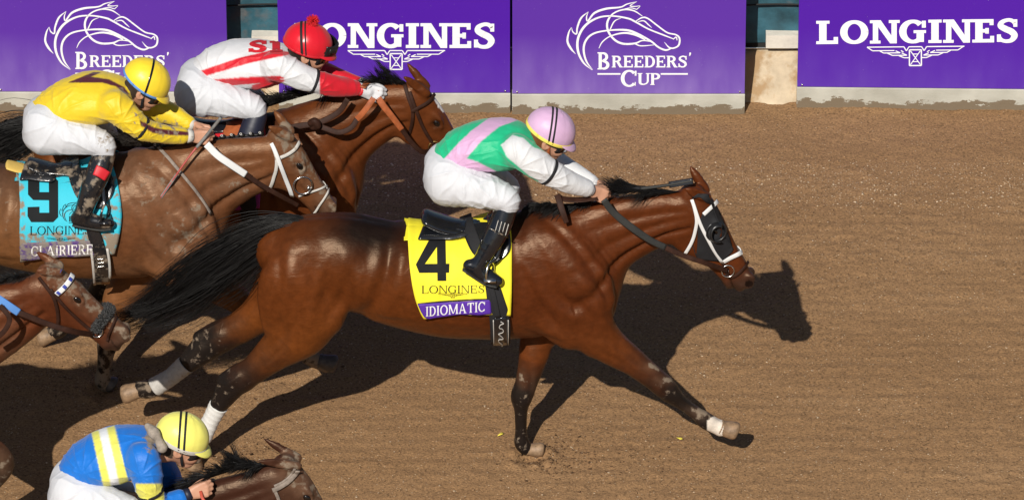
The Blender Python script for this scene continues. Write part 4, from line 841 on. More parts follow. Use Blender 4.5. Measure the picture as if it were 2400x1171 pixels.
wrap(H4, [(512, 950, 20.5, -.12, 1), (494, 984, 18, -.115, 1), (474, 1024, 20.5, -.11, 1)]); wrap(H4, [(436, 853, 21, .122, 1), (402, 882, 18, .12, 1), (362, 907, 20.5, .12, 1)], 'bandagemudshade')
tail(H4, [(722, 520, 4), (692, 522, 12), (645, 540, 30), (580, 574, 46), (510, 622, 54), (430, 678, 50), (350, 724, 38), (258, 750, 22)], 1300)
mane(H4, [(1240, 484), (1300, 478), (1370, 474), (1450, 452), (1530, 448), (1600, 450)], [(-30, 20), (-50, 20), (-70, 45), (-40, -35), (-95, 5), (-110, 15)], 1100)

H9 = make_horse('race_horse', 'mud-splashed brown horse wearing number 9 under the yellow jockey', .65, (300, 350), .985,
    [(360, 460, 112, .56), (420, 440, 104, .52), (480, 420, 92, .48), (545, 398, 76, .46), (600, 385, 64, .5), (638, 374, 56, .55)], (676, 313), (800, 484), [(641, 258), (628, 296)], (.120, .043, .016), (.06, .026, .014), h=.0085,
    limbs=dict(ff=[[(400, 510, 68, .12, .5), (340, 620, 55, .12, .6), (290, 680, 42, .11, .75), (272, 720, 34, .08, .8), (264, 752, 29, .07, .85), (258, 784, 26, .06, .9), (252, 806, 25, .05, .9), (248, 830, 20, .045, 1), (243, 866, 17, .04, 1), (241, 890, 20, .04, 1), (246, 902, 17, .04, 1)]]),
    mud=[(350, 430, 110, 110, .55), (420, 560, 90, 110, .58), (465, 520, 40, 90, .62), (300, 640, 120, 40, .35), (560, 440, 80, 34, .5), (480, 400, 90, 60, .4), (20, 500, 60, 120, .4)], muddy=(.62, 0), legmud=.5, dusty=1.0)
hoof(H9, 246, 896, .04, (16, 10), .048, 'hoofdark'); hoof(H9, 748, 846, -.12, (34, 12), .05, 'hoofdark')
tail(H9, [(-225, 383, 8), (-290, 410, 34), (-360, 450, 50), (-460, 530, 50), (-560, 580, 30)], 500, seed=4)
mane(H9, [(285, 345), (320, 340), (350, 338)], [(-45, -25), (-55, -30), (-40, -20)], 160, 'hairgrey', seed=9)

HR = make_horse('race_horse', 'clean bay horse with dark bridle at the rail under the red-capped jockey', 1.25, (640, 262), .925,
    [(700, 360, 108, .56), (765, 325, 96, .52), (830, 288, 82, .48), (885, 265, 68, .48), (925, 255, 60, .5), (956, 250, 56, .55)], (994, 208), (1128, 388), [(952, 146), (944, 178)], (.090, .024, .0066), (.025, .010, .006), h=.0098,
    limbs=dict(hn=[[(160, 380, 66, -.09, .8), (150, 440, 78, -.14, .62), (165, 490, 76, -.15, .6), (180, 530, 60, -.15, .7)], [(225, 500, 55, -.15, .75), (220, 550, 56, -.15, .75), (235, 600, 42, -.145, .8), (255, 640, 32, -.14, .85)], [(255, 640, 32, -.14, .85), (250, 660, 30, -.13, .8), (225, 690, 24, -.12, 1), (190, 722, 18, -.12, 1), (155, 756, 18, -.11, 1), (140, 770, 21, -.11, 1), (122, 780, 17, -.11, 1)], [(262, 620, 12, -.14, .8), (258, 636, 12, -.135, .8)]]), blaze=1, legmud=.3)
hoof(HR, 126, 780, -.11, (-34, 8), .048)
tail(HR, [(175, 288, 4), (150, 288, 12), (95, 300, 30), (40, 318, 44), (-30, 350, 46), (-120, 390, 30)], 700, seed=6)
mane(HR, [(625, 252), (690, 232), (760, 214), (830, 204), (900, 200), (955, 200)], [(-40, -14), (-60, -10), (-70, -8), (-50, 6), (-34, -34), (-50, -20)], 800, seed=12)

HB = make_horse('race_horse', 'dark bay horse with blue reins, muddy head entering at left edge', -.86, (-270, 680), .97,
    [(-190, 820, 112, .56), (-120, 800, 104, .52), (-60, 775, 94, .48), (5, 745, 82, .48), (55, 722, 66, .5), (96, 698, 58, .55)], (133, 630), (317, 774), [(84, 590), (84, 634)], (.085, .022, .008), (.03, .012, .008), h=.0095,
    limbs=dict(fn=[[(-205, 755, 38, -.085, .5), (-175, 795, 66, -.125, .5), (-140, 860, 78, -.15, .55), (-104, 900, 52, -.17, .65)], [(-240, 850, 55, -.15, .5), (-190, 925, 66, -.16, .55), (-150, 970, 52, -.16, .7)], [(-118, 915, 58, -.16, .7), (-105, 968, 58, -.155, .7), (-70, 1010, 44, -.15, .75), (-32, 1044, 34, -.145, .8), (-4, 1066, 31, -.14, .9), (4, 1090, 29, -.135, .9), (-8, 1116, 24, -.13, 1), (-30, 1140, 19, -.125, 1), (-60, 1160, 19, -.12, 1), (-80, 1170, 22, -.12, 1), (-100, 1170, 18, -.12, 1)]]),
    dusty=.9, muddy=(.62, 0), mud=[(20, 820, 50, 60, .5), (120, 640, 60, 40, .45), (230, 700, 40, 60, .5), (10, 1085, 40, 50, .6)], mouth=.14)
hoof(HB, -100, 1168, -.12, (-30, 10), .05)
mane(HB, [(-100, 690), (-40, 675), (20, 660), (70, 645)], [(-30, -6), (-30, -6), (-34, -4), (-30, -4)], 260, seed=15)

HK = make_horse('race_horse', 'dark brown horse with grey muddy face at bottom edge', -3.0, (255, 1150), 1.02,
    [(330, 1270, 112, .56), (400, 1250, 100, .52), (470, 1220, 86, .48), (540, 1185, 72, .48), (600, 1160, 62, .5), (648, 1140, 58, .55)], (690, 1082), (828, 1268), [(616, 1026), (598, 1078)], (.036, .013, .008), (.015, .008, .006), h=.0095,
    dusty=.9, muddy=(.60, 0), mud=[(690, 1130, 50, 50, .6)], skip=('hn', 'hf', 'ff'))
mane(HK, [(440, 1140), (490, 1120), (540, 1104), (590, 1094), (630, 1090)], [(-50, 22), (-60, 10), (-30, -34), (-70, -14), (-60, 14)], 800, seed=19)
plain('mudweb', (.22, .18, .15), .8, bump=.001, bscale=200, var=.3, vscale=40)
# ================================================================== tack
def onpath(H, pts, n, off, b=None):
    b = b or H['bvh']; q = resample(spl(np.array(pts, float), 6), 4 * n); ok_ = np.array([not miss(b, x, y) for x, y in q]); q = q[ok_] if ok_.sum() > 3 else q; q = resample(q, n); R_ = [hit(b, x, y, H['Y0'], off) for x, y in q]
    p = np.array([r[0] for r in R_]); no = np.array([r[1] for r in R_])
    for _ in range(3):
        p[1:-1] = .25 * p[:-2] + .5 * p[1:-1] + .25 * p[2:]; no[1:-1] = .25 * no[:-2] + .5 * no[1:-1] + .25 * no[2:]
    return p, nrm(no)
def strap(name, H, pts, wpx, mt, parent, off=.006, th=.005, n=26, mirror=False, b=None):
    p, no = onpath(H, pts, n, off, b)
    if mirror: # carry on round the far side
        Y0 = H['Y0']; q = p[::-1].copy(); q[:, 1] = 2 * Y0 - q[:, 1]; m_ = no[::-1].copy(); m_[:, 1] *= -1; p = np.vstack([p, q]); no = np.vstack([no, m_])
    w_ = np.interp(np.linspace(0, 1, len(p)), np.linspace(0, 1, np.size(wpx)), np.atleast_1d(wpx)) * mpp(p[0])
    V, F = band(p, no, w_, th); return mesh(name, V, F, M[mt], parent)
def freeband(name, pts, ys, wpx, mt, parent, nor=(0, -.86, .5), th=.005, n=40):
    q = spl(np.column_stack([np.array(pts, float), np.array(ys, float)]), 8); q = resample(q, n); p = P(q[:, 0], q[:, 1], q[:, 2])
    w_ = np.interp(np.linspace(0, 1, len(p)), np.linspace(0, 1, np.size(wpx)), np.atleast_1d(wpx)) * mpp(p[0])
    V, F = band(p, np.tile(nor, (len(p), 1)), w_, th); return mesh(name, V, F, M[mt], parent)
def ring(c, nor, r, t, n=26, k=8, sq=None):
    nor = nrm(nor); a = nrm(np.cross(nor, [.2, .1, 1])); b = np.cross(nor, a); th = np.linspace(0, 2 * math.pi, n, endpoint=False); ph = np.linspace(0, 2 * math.pi, k, endpoint=False)
    V = []
    for x in th:
        d = math.cos(x) * a + math.sin(x) * b; V += [c + d * (r + t * math.cos(y)) + nor * t * math.sin(y) for y in ph]
    return np.array(V), [(i * k + j, ((i + 1) % n) * k + j, ((i + 1) % n) * k + (j + 1) % k, i * k + (j + 1) % k) for i in range(n) for j in range(k)]
def grid(nu, nv): 
    ii = np.arange(nu * nv).reshape(nu, nv); return np.stack([ii[:-1, :-1], ii[:-1, 1:], ii[1:, 1:], ii[1:, :-1]], -1).reshape(-1, 4)
def patchpx(left, right, nu, nv, bot=0.0):
    a = resample(spl(np.array(left, float), 6), nv); c = resample(spl(np.array(right, float), 6), nv); u = np.linspace(0, 1, nu)[:, None, None]
    q = a[None] * (1 - u) + c[None] * u
    if bot: q[..., 1] += bot * np.sin(u[..., 0] * math.pi) * np.linspace(0, 1, nv)[None] ** 2
    return q
def patch(name, H, left, right, mt, parent, off=.012, nu=30, nv=40, wr=.0, mirror=False, col=None, mud=None, th=.003, b=None, bot=0.0, flare=0.0, sm=2):
    q = patchpx(left, right, nu, nv, bot); p = np.empty((nu, nv, 3)); b = b or H['bvh']
    for i in range(nu):
        for j in range(nv): p[i, j] = hit(b, q[i, j, 0], q[i, j, 1], H['Y0'], off)[0]
    for _ in range(sm):
        p[1:-1] = .25 * p[:-2] + .5 * p[1:-1] + .25 * p[2:]; p[:, 1:-1] = .25 * p[:, :-2] + .5 * p[:, 1:-1] + .25 * p[:, 2:]
    if wr:
        uv = np.stack(np.meshgrid(np.linspace(0, 1, nu), np.linspace(0, 1, nv), indexing='ij') + [np.zeros((nu, nv))], -1).reshape(-1, 3)
        d = (noise(uv * [7, 2.2, 1], 4) * .7 + noise(uv * [12, 6, 1] + 5, 6) * .35) * wr; d = d.reshape(nu, nv) * (.25 + .75 * np.linspace(0, 1, nv)[None]); p[..., 1] -= (d + flare * np.linspace(0, 1, nv)[None] ** 3)
    P_ = p.reshape(-1, 3); F = grid(nu, nv); Fn = F
    if mirror:
        top = p.copy(); top[..., 1] = 2 * H['Y0'] - top[..., 1]; full = np.concatenate([top[:, ::-1][:, :-0 or None], p], 1); P_ = full.reshape(-1, 3); F = grid(nu, full.shape[1])
    kw = {}
    if col is not None:
        pr = proj(P_); kw['col'] = np.array([col(x, y) for x, y in pr]); kw['rough'] = np.array([mud(x, y) for x, y in pr]) if mud else np.zeros(len(P_))
    o = mesh(name, P_, F, mt, parent, True, solid=th, **kw); return o, bvh(p.reshape(-1, 3), Fn)
def printed(name, H, polys, b, mt, parent, off=.0028, maxe=9, out=(0, -1, .35)):
    V = []; F = []; cache = {}
    for T_, li in tris(polys, maxe):
        idx = []
        if any(miss(b, *p) for p in T_): continue
        for p in T_:
            key = (round(p[0], 2), round(p[1], 2), li % 5)
            if key not in cache: cache[key] = len(V); V.append(hit(b, p[0], p[1], H['Y0'], 0.0)[0] + nrm(out) * (off + .00025 * (li % 5)))
            idx.append(cache[key])
        if len(set(idx)) == 3: F.append(tuple(idx))
    return mesh(name, V, F, M[mt], parent, True)
def field_mesh(name, chains, mt, parent, h=.005, k=.01, rel=1, col=None, pad=.02):
    pts = np.vstack([np.vstack([np.asarray(c) - np.max(r) * max(1, np.max(f)), np.asarray(c) + np.max(r) * max(1, np.max(f))]) for c, r, f in chains])
    F_ = Field(pts.min(0) - pad, pts.max(0) + pad, h)
    for c, r, f in chains: F_.chain(c, r, f, k)
    V, F = F_.nets(); V = relax(V, F, rel, .5); return mesh(name, V, F, M[mt], parent)

# ---------------- number 4: saddle cloth, saddle, bridle, hood
plain('bandpurple', (.075, .016, .30), .65, bump=.001, bscale=60)
yel = np.array([.80, .70, .030])
cl4 = empty('saddle_cloth', P(1075, 640, -.3)); tag(cl4, 'bright yellow saddle cloth numbered 4 with purple name band', 'saddle cloth')
_, b4 = patch('cloth', H4, [(953, 506), (955, 560), (960, 630), (972, 690), (984, 720), (994, 738)], [(1196, 526), (1199, 570), (1198, 640), (1197, 700), (1196, 732)], M['cloth'], cl4, .012, 44, 46, .016, True, lambda x, y: yel * (1 - .04 * math.sin(x * .3)), None, bot=-6, flare=.02)
_, bb4 = patch('name_band', H4, [(979, 711), (988, 731), (1003, 755)], [(1149, 701), (1150, 716), (1151, 734)], M['bandpurple'], cl4, .006, 40, 10, b=b4, bot=-2, sm=1)
zz = lambda x, y: (x / 2.603 + 550, y / 2.603 + 450)
num4 = [[zz(*p) for p in q] for q in ([(1232, 240), (1286, 240), (1291, 540), (1237, 540)], [(1213, 240), (1234, 240), (1234, 332), (1160, 437), (1125, 490), (1105, 440)], [(1108, 437), (1310, 435), (1308, 490), (1125, 491)])]
printed('number', H4, num4, b4, 'ink', cl4, .0045)
printed('lettering', H4, word('LONGINES', 'thin', 988, 669, 1136, 687, .08, -.008), b4, 'ink', cl4, .0045, 6)
wgl = lambda cx, cy, s, sy=1: (lambda x, y: (cx + (x - 1303) * s, cy + (y - 387) * s * sy))
printed('emblem', H4, wings(wgl(1061, 692, .105, .75)), b4, 'ink', cl4, .0045, 6)
strap('band_piping', H4, [(980, 711), (1030, 706), (1090, 702), (1149, 700)], [3], 'blackfab', cl4, .006, .003, 24, b=b4)
printed('name_lettering', H4, word('IDIOMATIC', 'mid', 998, 718, 1137, 741, .10, -.088), bb4, 'inkwhite', cl4, .0045, 6)
sa4 = empty('race_saddle', P(1090, 520, 0)); tag(sa4, 'polished black racing saddle with girth and stirrup on the number 4 horse', 'saddle')
def chn(lst, Y0): return hpts([(q[0], q[1], q[2], q[3], 1.0) if len(q) == 4 else q for q in lst], Y0)
field_mesh('seat', [chn([(1000, 510, 21, 0, 2.6), (1030, 522, 23, 0, 2.6), (1070, 532, 21, 0, 2.6), (1110, 530, 18, 0, 2.8), (1150, 518, 18, 0, 2.6)], 0.0)], 'leatherblk', sa4, .005)
field_mesh('pommel', [chn([(1150, 515, 18, 0, 3.0), (1172, 505, 20, 0, 2.6)], 0.0)], 'leatherblk', sa4, .005)
fl, _ = patch('flap', H4, [(1085, 532), (1090, 560), (1106, 590), (1132, 616)], [(1188, 528), (1196, 560), (1192, 592), (1164, 618)], M['leatherblk'], sa4, .03, 24, 24, .004, th=.006)
patch('panel', H4, [(985, 512), (996, 528), (1016, 540), (1050, 546)], [(1100, 520), (1100, 532), (1098, 544), (1094, 552)], M['leatherblk'], sa4, .032, 20, 12, th=.01)
strap('girth', H4, [(1148, 640), (1160, 690), (1170, 740), (1173, 800), (1174, 815)], [26, 36, 46, 48, 46], 'blackfab', sa4, .026, .010, 30)
strap('girth_trim', H4, [(1171, 735), (1172, 770), (1173, 800)], [30, 30], 'leatherblk', sa4, .034, .006, 12)
for dx in (-17, 17): strap('girth_stitching', H4, [(1172 + dx, 740), (1173 + dx, 770), (1174 + dx, 798)], [2], 'webdirty', sa4, .034, .004, 12)
strap('girth_lettering', H4, [(1167, 797), (1178, 792), (1170, 786), (1168, 780), (1179, 778), (1172, 771), (1167, 768), (1179, 764), (1176, 757), (1168, 756), (1172, 748), (1180, 746), (1172, 742)], [2.0], 'webdirty', sa4, .040, .003, 70)
strap('over_girth', H4, [(1090, 502), (1112, 560), (1138, 620), (1155, 680), (1166, 735)], [30, 28, 20, 12, 12], 'blackfab', sa4, .038, .004, 30)

br4 = empty('bridle', H4['hd'](.5, .1, 0)); tag(br4, 'white race bridle with dark reins on the number 4 horse', 'bridle')
strap('cheek_strap', H4, [(1622, 466), (1631, 495), (1640, 520), (1658, 555), (1676, 585), (1694, 612)], [8, 8], 'webwhite', br4, .013, .005)
strap('throat_latch', H4, [(1622, 466), (1631, 500), (1633, 520), (1628, 545), (1619, 570), (1606, 592)], [8], 'webwhite', br4, .010, .005)
strap('nose_band', H4, [(1694, 612), (1712, 602), (1735, 592), (1756, 584), (1764, 580)], [10, 11, 10], 'webwhite', br4, .010, .006, mirror=True)
strap('brow_band', H4, [(1647, 500), (1660, 488), (1676, 474)], [10], 'webwhite', br4, .017, .005)
strap('figure_eight', H4, [(1764, 588), (1752, 612), (1735, 635), (1714, 648), (1700, 640)], [7], 'leatherbrn', br4, .010, .005)
strap('nose_strap', H4, [(1694, 612), (1700, 626), (1706, 640)], [8], 'leatherbrn', br4, .012, .005, 10)
c = hit(H4['bvh'], 1706, 632, 0.0, .014)[0]; mesh('bit_ring', *ring(c, (0.1, -1, .1), .034, .0035), M['steel'], br4)
mesh('bit', *tube([c, c + [.0, .06, .0], c + [0, .12, 0]], .007), M['steel'], br4)
freeband('rein', [(1706, 634), (1650, 615), (1600, 598), (1555, 578)], [c[1], -.145, -.16, -.165], [12, 12], 'leatherbrn', br4)
freeband('rein_grip', [(1560, 580), (1520, 560), (1470, 525), (1435, 495), (1415, 468)], [-.165, -.17, -.17, -.165, -.16], [15, 17, 16], 'rubber', br4, th=.007)
freeband('rein_grip', [(1425, 450), (1500, 500), (1570, 560)], [.10, .14, .13], [14], 'rubber', br4, th=.007)
freeband('rein_loop', [(1400, 462), (1360, 468), (1320, 466), (1305, 458)], [-.1, -.11, -.09, -.07], [16, 16], 'leatherbrn', br4, (0, -.3, .95))
freeband('rein_end', [(1306, 456), (1312, 475), (1320, 500), (1328, 522)], [-.085, -.12, -.15, -.16], [15, 15, 12], 'leatherbrn', br4)
ho4 = empty('blinker_hood', H4['hd'](.3, .1, 0)); tag(ho4, 'black blinker hood with eye cup on the leading horse', 'blinkers')
patch('hood', H4, [(1645, 500), (1637, 530), (1634, 570), (1631, 606)], [(1690, 486), (1722, 522), (1745, 556), (1690, 612)], M['blackfab'], ho4, .007, 26, 26, th=.003, mirror=False)
patch('hood_crown', H4, [(1622, 462), (1640, 462), (1660, 476), (1676, 492)], [(1636, 452), (1660, 456), (1686, 478), (1704, 502)], M['blackfab'], ho4, .008, 8, 22, th=.003, mirror=False)
ce = H4['hd'](.335, .066, -.115); n_ = nrm(np.array([.25, -1, .12])); a_ = nrm(np.cross(n_, [0, 0, 1])); b_ = np.cross(n_, a_); V = []; nn = 22
for i, (rr, dd) in enumerate([(.058, 0), (.058, .012), (.052, .030), (.044, .042)]):
    for t in np.linspace(-2.2, 2.0, nn): V.append(ce + rr * (math.cos(t + 3.14) * a_ * -1 * .82 + math.sin(t) * b_) + n_ * dd)
mesh('eye_cup', V, [(i * nn + j, i * nn + j + 1, (i + 1) * nn + j + 1, (i + 1) * nn + j) for i in range(3) for j in range(nn - 1)], M['plastic'], ho4, solid=.003)
mesh('cup_rim', *ring(ce, n_, .054, .006), M['plastic'], ho4)

# ---------------- number 9
tq = np.array([.035, .47, .60])
cl9 = empty('saddle_cloth', P(160, 480, .4)); tag(cl9, 'muddy turquoise saddle cloth numbered 9 with dirty purple name band', 'saddle cloth')
_, b9 = patch('cloth', H9, [(42, 370), (44, 430), (46, 500), (47, 560), (49, 606)], [(262, 375), (276, 430), (284, 490), (280, 540), (268, 590)], M['cloth'], cl9, .012, 44, 44, .012, True, lambda x, y: tq, lambda x, y: .28 + .25 * (y > 545) + .16 * (x > 250) + .2 * (x < 60), bot=-4, flare=.015)
plain('bandmud', (.075, .035, .16), .75, bump=.001, bscale=60, dirt=.74, dirtscale=26, dirtcol=(.2, .17, .15))
_, bb9 = patch('name_band', H9, [(46, 568), (47, 588), (49, 608)], [(223, 562), (222, 580), (221, 599)], M['bandmud'], cl9, .006, 40, 10, b=b9, bot=4, sm=1)
z9 = lambda x, y: (x / 2.055, y / 2.055 + 330)
num9 = [[z9(*p) for p in q] for q in ([(160, 165), (255, 165), (280, 192), (235, 194), (190, 192), (135, 192)], [(135, 190), (190, 190), (190, 262), (160, 284), (135, 258)], [(160, 284), (190, 246), (237, 246), (237, 285)], [(235, 190), (280, 190), (280, 368), (237, 350)], [(150, 390), (133, 362), (190, 345), (237, 345), (280, 366), (256, 390)], [(133, 318), (190, 316), (190, 348), (133, 362)])]
printed('number', H9, num9, b9, 'inkmud', cl9, .0045)
printed('lettering', H9, word('LONGINES', 'thin', 70, 530, 213, 550, .08, -.01), b9, 'inkmud', cl9, .0045, 6)
printed('emblem', H9, wings(wgl(143, 562, .10, .75)), b9, 'inkmud', cl9, .0045, 6)
printed('horse_logo', H9, cup_logo(lambda x, y: (139 + (x - 960) * .105, 470 + (y - 14) * .105)), b9, 'inkmud', cl9, .0045, 6)
printed('name_lettering', H9, word('CLAIRIERE', 'mid', 73, 577, 218, 600, .10, -.035), bb9, 'inkwhitemud', cl9, .0045, 6)
sa9 = empty('race_saddle', P(130, 400, .65)); tag(sa9, 'mud-caked dark racing saddle on the number 9 horse', 'saddle')
plain('padyellow', (.62, .42, .10), .8, bump=.002, bscale=50)
field_mesh('seat', [chn([(70, 382, 15, 0, 3.6), (100, 392, 18, 0, 3.4), (140, 402, 18, 0, 3.2), (185, 400, 16, 0, 3.0), (225, 388, 16, 0, 2.8)], .65)], 'leatherdirty', sa9, .005)
patch('panel', H9, [(54, 378), (64, 394), (84, 408), (110, 418)], [(175, 392), (176, 404), (172, 414), (166, 422)], M['leatherdirty'], sa9, .034, 20, 12, th=.01)
patch('flap', H9, [(158, 404), (166, 436), (180, 462), (202, 486)], [(256, 398), (268, 430), (262, 462), (236, 488)], M['leatherdirty'], sa9, .03, 20, 20, th=.006)
field_mesh('pad', [chn([(18, 386, 12, 0, 4.2), (40, 392, 13, 0, 4.2), (64, 398, 12, 0, 4)], .65)], 'padyellow', sa9, .006)
strap('girth', H9, [(205, 500), (222, 545), (235, 600), (240, 660), (241, 682)], [24, 32, 36, 36], 'leatherdirty', sa9, .028, .009, 30)
for dx in (-19, 19): strap('girth_edging', H9, [(233 + dx, 575), (238 + dx * 1.0, 620), (240 + dx * .9, 668)], [6], 'webdirty', sa9, .032, .008, 16)
for y in (598, 606, 614): strap('buckle', H9, [(226, y), (236, y - 1), (246, y - 2)], [3], 'steel', sa9, .038, .003, 6)
strap('over_girth', H9, [(165, 372), (182, 410), (195, 450), (207, 500)], [32, 28, 24, 22], 'leatherdirty', sa9, .04, .004, 20)
br9 = empty('bridle', H9['hd'](.5, .1, 0)); tag(br9, 'white bridle with large ring bit on the number 9 horse', 'bridle')
strap('cheek_strap', H9, [(637, 335), (648, 362), (658, 390), (672, 425), (688, 460), (694, 472)], [9, 10], 'webwhite', br9, .012, .005)
strap('throat_latch', H9, [(640, 345), (648, 370), (646, 400), (636, 430), (624, 452)], [8], 'webdirty', br9, .010, .005)
strap('brow_band', H9, [(656, 368), (674, 360), (690, 348), (698, 334)], [8], 'webdirty', br9, .013, .005)
strap('nose_band', H9, [(700, 458), (722, 450), (748, 442), (768, 434)], [5], 'webdirty', br9, .010, .005, mirror=True)
strap('figure_eight', H9, [(770, 436), (764, 455), (750, 478), (735, 500)], [5], 'webdirty', br9, .010, .005)
c = hit(H9['bvh'], 708, 482, .65, .012)[0]; mesh('bit_ring', *ring(c, (0.15, -1, .1), .050, .0042), M['steel'], br9)
mesh('bit', *tube([c + [.03, 0, -.02], c + [.03, .06, -.02], c + [.03, .12, -.02]], .008), M['steel'], br9)
freeband('rein', [(700, 482), (650, 455), (610, 432), (572, 406)], [c[1] - .005, .50, .48, .47], [10, 12], 'leatherbrn', br9)
freeband('rein_grip', [(576, 409), (540, 385), (510, 364), (484, 338)], [.47, .465, .47, .48], [16, 17], 'webwhite', br9, th=.007)
strap('neck_strap', H9, [(368, 345), (395, 372), (430, 415), (462, 455), (492, 502)], [8, 7], 'mudweb', br9, .012, .006)
mb = empty('mane_braids', P(500, 325, .65)); mb.parent = H9['o']; mb.location = np.array(P(500, 325, .65)) - np.array(H9['o'].location)
for i, x in enumerate(np.linspace(366, 612, 12)):
    y = np.interp(x, [366, 450, 540, 612], [342, 328, 319, 314]); mesh('braid_knot', *ball_mesh(P(x, y, .65), .016 + .003 * (i % 2), .014, .013), M['hair'], mb); mesh('braid_band', *ring(P(x - 3, y - 3, .64), (.4, -.6, .7), .0055, .0020, 12, 6), M['webdirty'], mb)
    if i < 11: mesh('braid', *tube([P(x, y + 1, .65), P(x + 11, y + 1, .65), P(x + 22, y - 1, .65)], [.010, .007, .010], 7), M['hair'], mb)

# ---------------- the horse at the rail
mg = np.array([.24, .018, .22])
clr = empty('saddle_cloth', P(490, 380, 1.0)); tag(clr, 'magenta saddle cloth on the rail horse, mostly hidden behind number 9', 'saddle cloth')
patch('cloth', HR, [(378, 275), (380, 340), (385, 420), (396, 500)], [(618, 270), (616, 340), (612, 420), (608, 480)], M['cloth'], clr, .012, 30, 30, .012, True, lambda x, y: mg, None, flare=.02)
sar = empty('race_saddle', P(520, 290, 1.25)); tag(sar, 'tan leather racing saddle under the red-capped jockey', 'saddle')
plain('redfab', (.55, .015, .025), .5); plain('navy', (.012, .014, .03), .5)
field_mesh('seat', [chn([(440, 285, 15, 0, 3.4), (480, 296, 17, 0, 3.2), (530, 296, 16, 0, 3.0), (575, 284, 16, 0, 2.8)], 1.25)], 'leatherblk', sar, .006)
patch('flap', HR, [(528, 300), (530, 325), (540, 350), (560, 380)], [(592, 290), (600, 320), (598, 350), (580, 384)], M['leatherorg'], sar, .034, 16, 16, th=.006)
patch('numnah', HR, [(500, 290), (505, 320), (510, 350)], [(618, 275), (622, 310), (620, 345)], M['redfab'], sar, .022, 20, 12, th=.005)
strap('girth', HR, [(560, 380), (575, 430), (585, 500), (588, 550)], [36, 40, 40], 'blackfab', sar, .028, .01, 24)
brr = empty('bridle', HR['hd'](.5, .1, 0)); tag(brr, 'dark brown bridle with tan rein grips on the rail horse', 'bridle')
strap('throat_latch', HR, [(949, 200), (958, 232), (967, 258), (964, 292), (954, 326)], [9, 7], 'leatherbrn', brr, .010, .005)
strap('cheek_strap', HR, [(960, 215), (972, 252), (984, 280), (1000, 310), (1017, 338)], [8], 'leatherbrn', brr, .012, .005)
strap('brow_band', HR, [(964, 260), (982, 250), (1002, 238), (1020, 216)], [8], 'leatherbrn', brr, .014, .005)
strap('nose_band', HR, [(1017, 342), (1040, 335), (1062, 326), (1076, 318)], [8], 'leatherbrn', brr, .010, .006, mirror=True)
c = hit(HR['bvh'], 1018, 342, 1.25, .012)[0]; mesh('bit_ring', *ring(c, (.1, -1, .1), .034, .004), M['gold'], brr)
mesh('bit', *tube([c, c + [.0, .06, .0], c + [0, .12, 0]], .007), M['steel'], brr)
freeband('rein', [(1015, 350), (990, 356), (965, 335), (938, 298)], [c[1], 1.10, 1.08, 1.07], [11], 'leatherbrn', brr)
freeband('rein_grip', [(942, 304), (920, 275), (900, 250), (886, 230)], [1.07, 1.06, 1.06, 1.07], [13, 16], 'leatherorg', brr, th=.007)
freeband('rein_grip', [(876, 230), (862, 250), (848, 268), (836, 280)], [1.05, 1.04, 1.04, 1.05], [14], 'leatherorg', brr, th=.007)
freeband('rein_grip', [(850, 205), (862, 194), (882, 194), (896, 205)], [1.12, 1.2, 1.26, 1.28], [14], 'leatherorg', brr, (0, -.5, .8), th=.007)
freeband('rein', [(838, 278), (822, 300), (795, 310), (765, 302), (742, 292)], [1.05, 1.03, 1.02, 1.03, 1.05], [13], 'leatherbrn', brr)
freeband('rein', [(815, 232), (798, 258), (775, 275), (745, 288), (710, 294), (674, 300)], [1.08, 1.07, 1.06, 1.05, 1.05, 1.06], [13, 15], 'leatherbrn', brr)
field_mesh('rein_knot', [(np.array([P(730, 288, 1.03), P(738, 284, 1.02), P(744, 294, 1.02), P(734, 298, 1.03)]), np.array([.022, .02, .022, .018]), np.ones(4))], 'leatherbrn', brr, .004)

# ---------------- the horse with blue reins
brb = empty('bridle', HB['hd'](.5, .1, 0)); tag(brb, 'brown bridle with blue and white brow band and blue reins', 'bridle')
plain('blueweb', (.10, .26, .62), .55, bump=.0008, bscale=200); plain('bluedark', (.03, .05, .30), .5)
strap('head_stall', HB, [(93, 648), (112, 676), (125, 695), (134, 728), (136, 758), (128, 788)], [8], 'leatherorg' if False else 'leatherbrn', brb, .012, .005)
strap('cheek_strap', HB, [(118, 676), (138, 700), (165, 728), (198, 760), (214, 774)], [8], 'leatherbrn', brb, .012, .005)
q_ = [(133, 687), (146, 676), (158, 662), (167, 646), (163, 632)]
strap('brow_band', HB, q_, [13], 'webwhite', brb, .014, .006)
for i in range(4):
    a = q_[i]; b = q_[i + 1]; strap('brow_diamond', HB, [(a[0] + (b[0] - a[0]) * .2, a[1] + (b[1] - a[1]) * .2), (a[0] + (b[0] - a[0]) * .55, a[1] + (b[1] - a[1]) * .55)], [10], 'bluedark', brb, .019, .003, 4)
strap('figure_eight', HB, [(270, 742), (264, 760), (257, 778), (250, 798)], [6], 'leatherbrn', brb, .012, .005)
c = hit(HB['bvh'], 226, 776, -.86, .012)[0]; mesh('bit_ring', *ring(c, (.2, -1, .1), .030, .0045), M['steel'], brb); mesh('bit', *tube([c + [.02, 0, -.01], c + [.02, .06, -.01], c + [.02, .12, -.01]], .009), M['steel'], brb)
freeband('rein', [(220, 784), (170, 776), (110, 758), (60, 738), (40, 730)], [c[1], -1.02, -1.04, -1.05, -1.05], [13, 14], 'leatherbrn', brb)
freeband('rein_grip', [(44, 732), (20, 716), (-20, 690), (-60, 670)], [-1.05, -1.06, -1.06, -1.05], [18, 20], 'blueweb', brb, th=.007)
freeband('rein_grip', [(10, 690), (-20, 672), (-60, 655)], [-.86, -.85, -.84], [16], 'blueweb', brb, th=.007)
freeband('rein', [(-20, 800), (10, 775), (22, 745), (0, 715)], [-1.12, -1.13, -1.12, -1.1], [12], 'leatherbrn', brb)
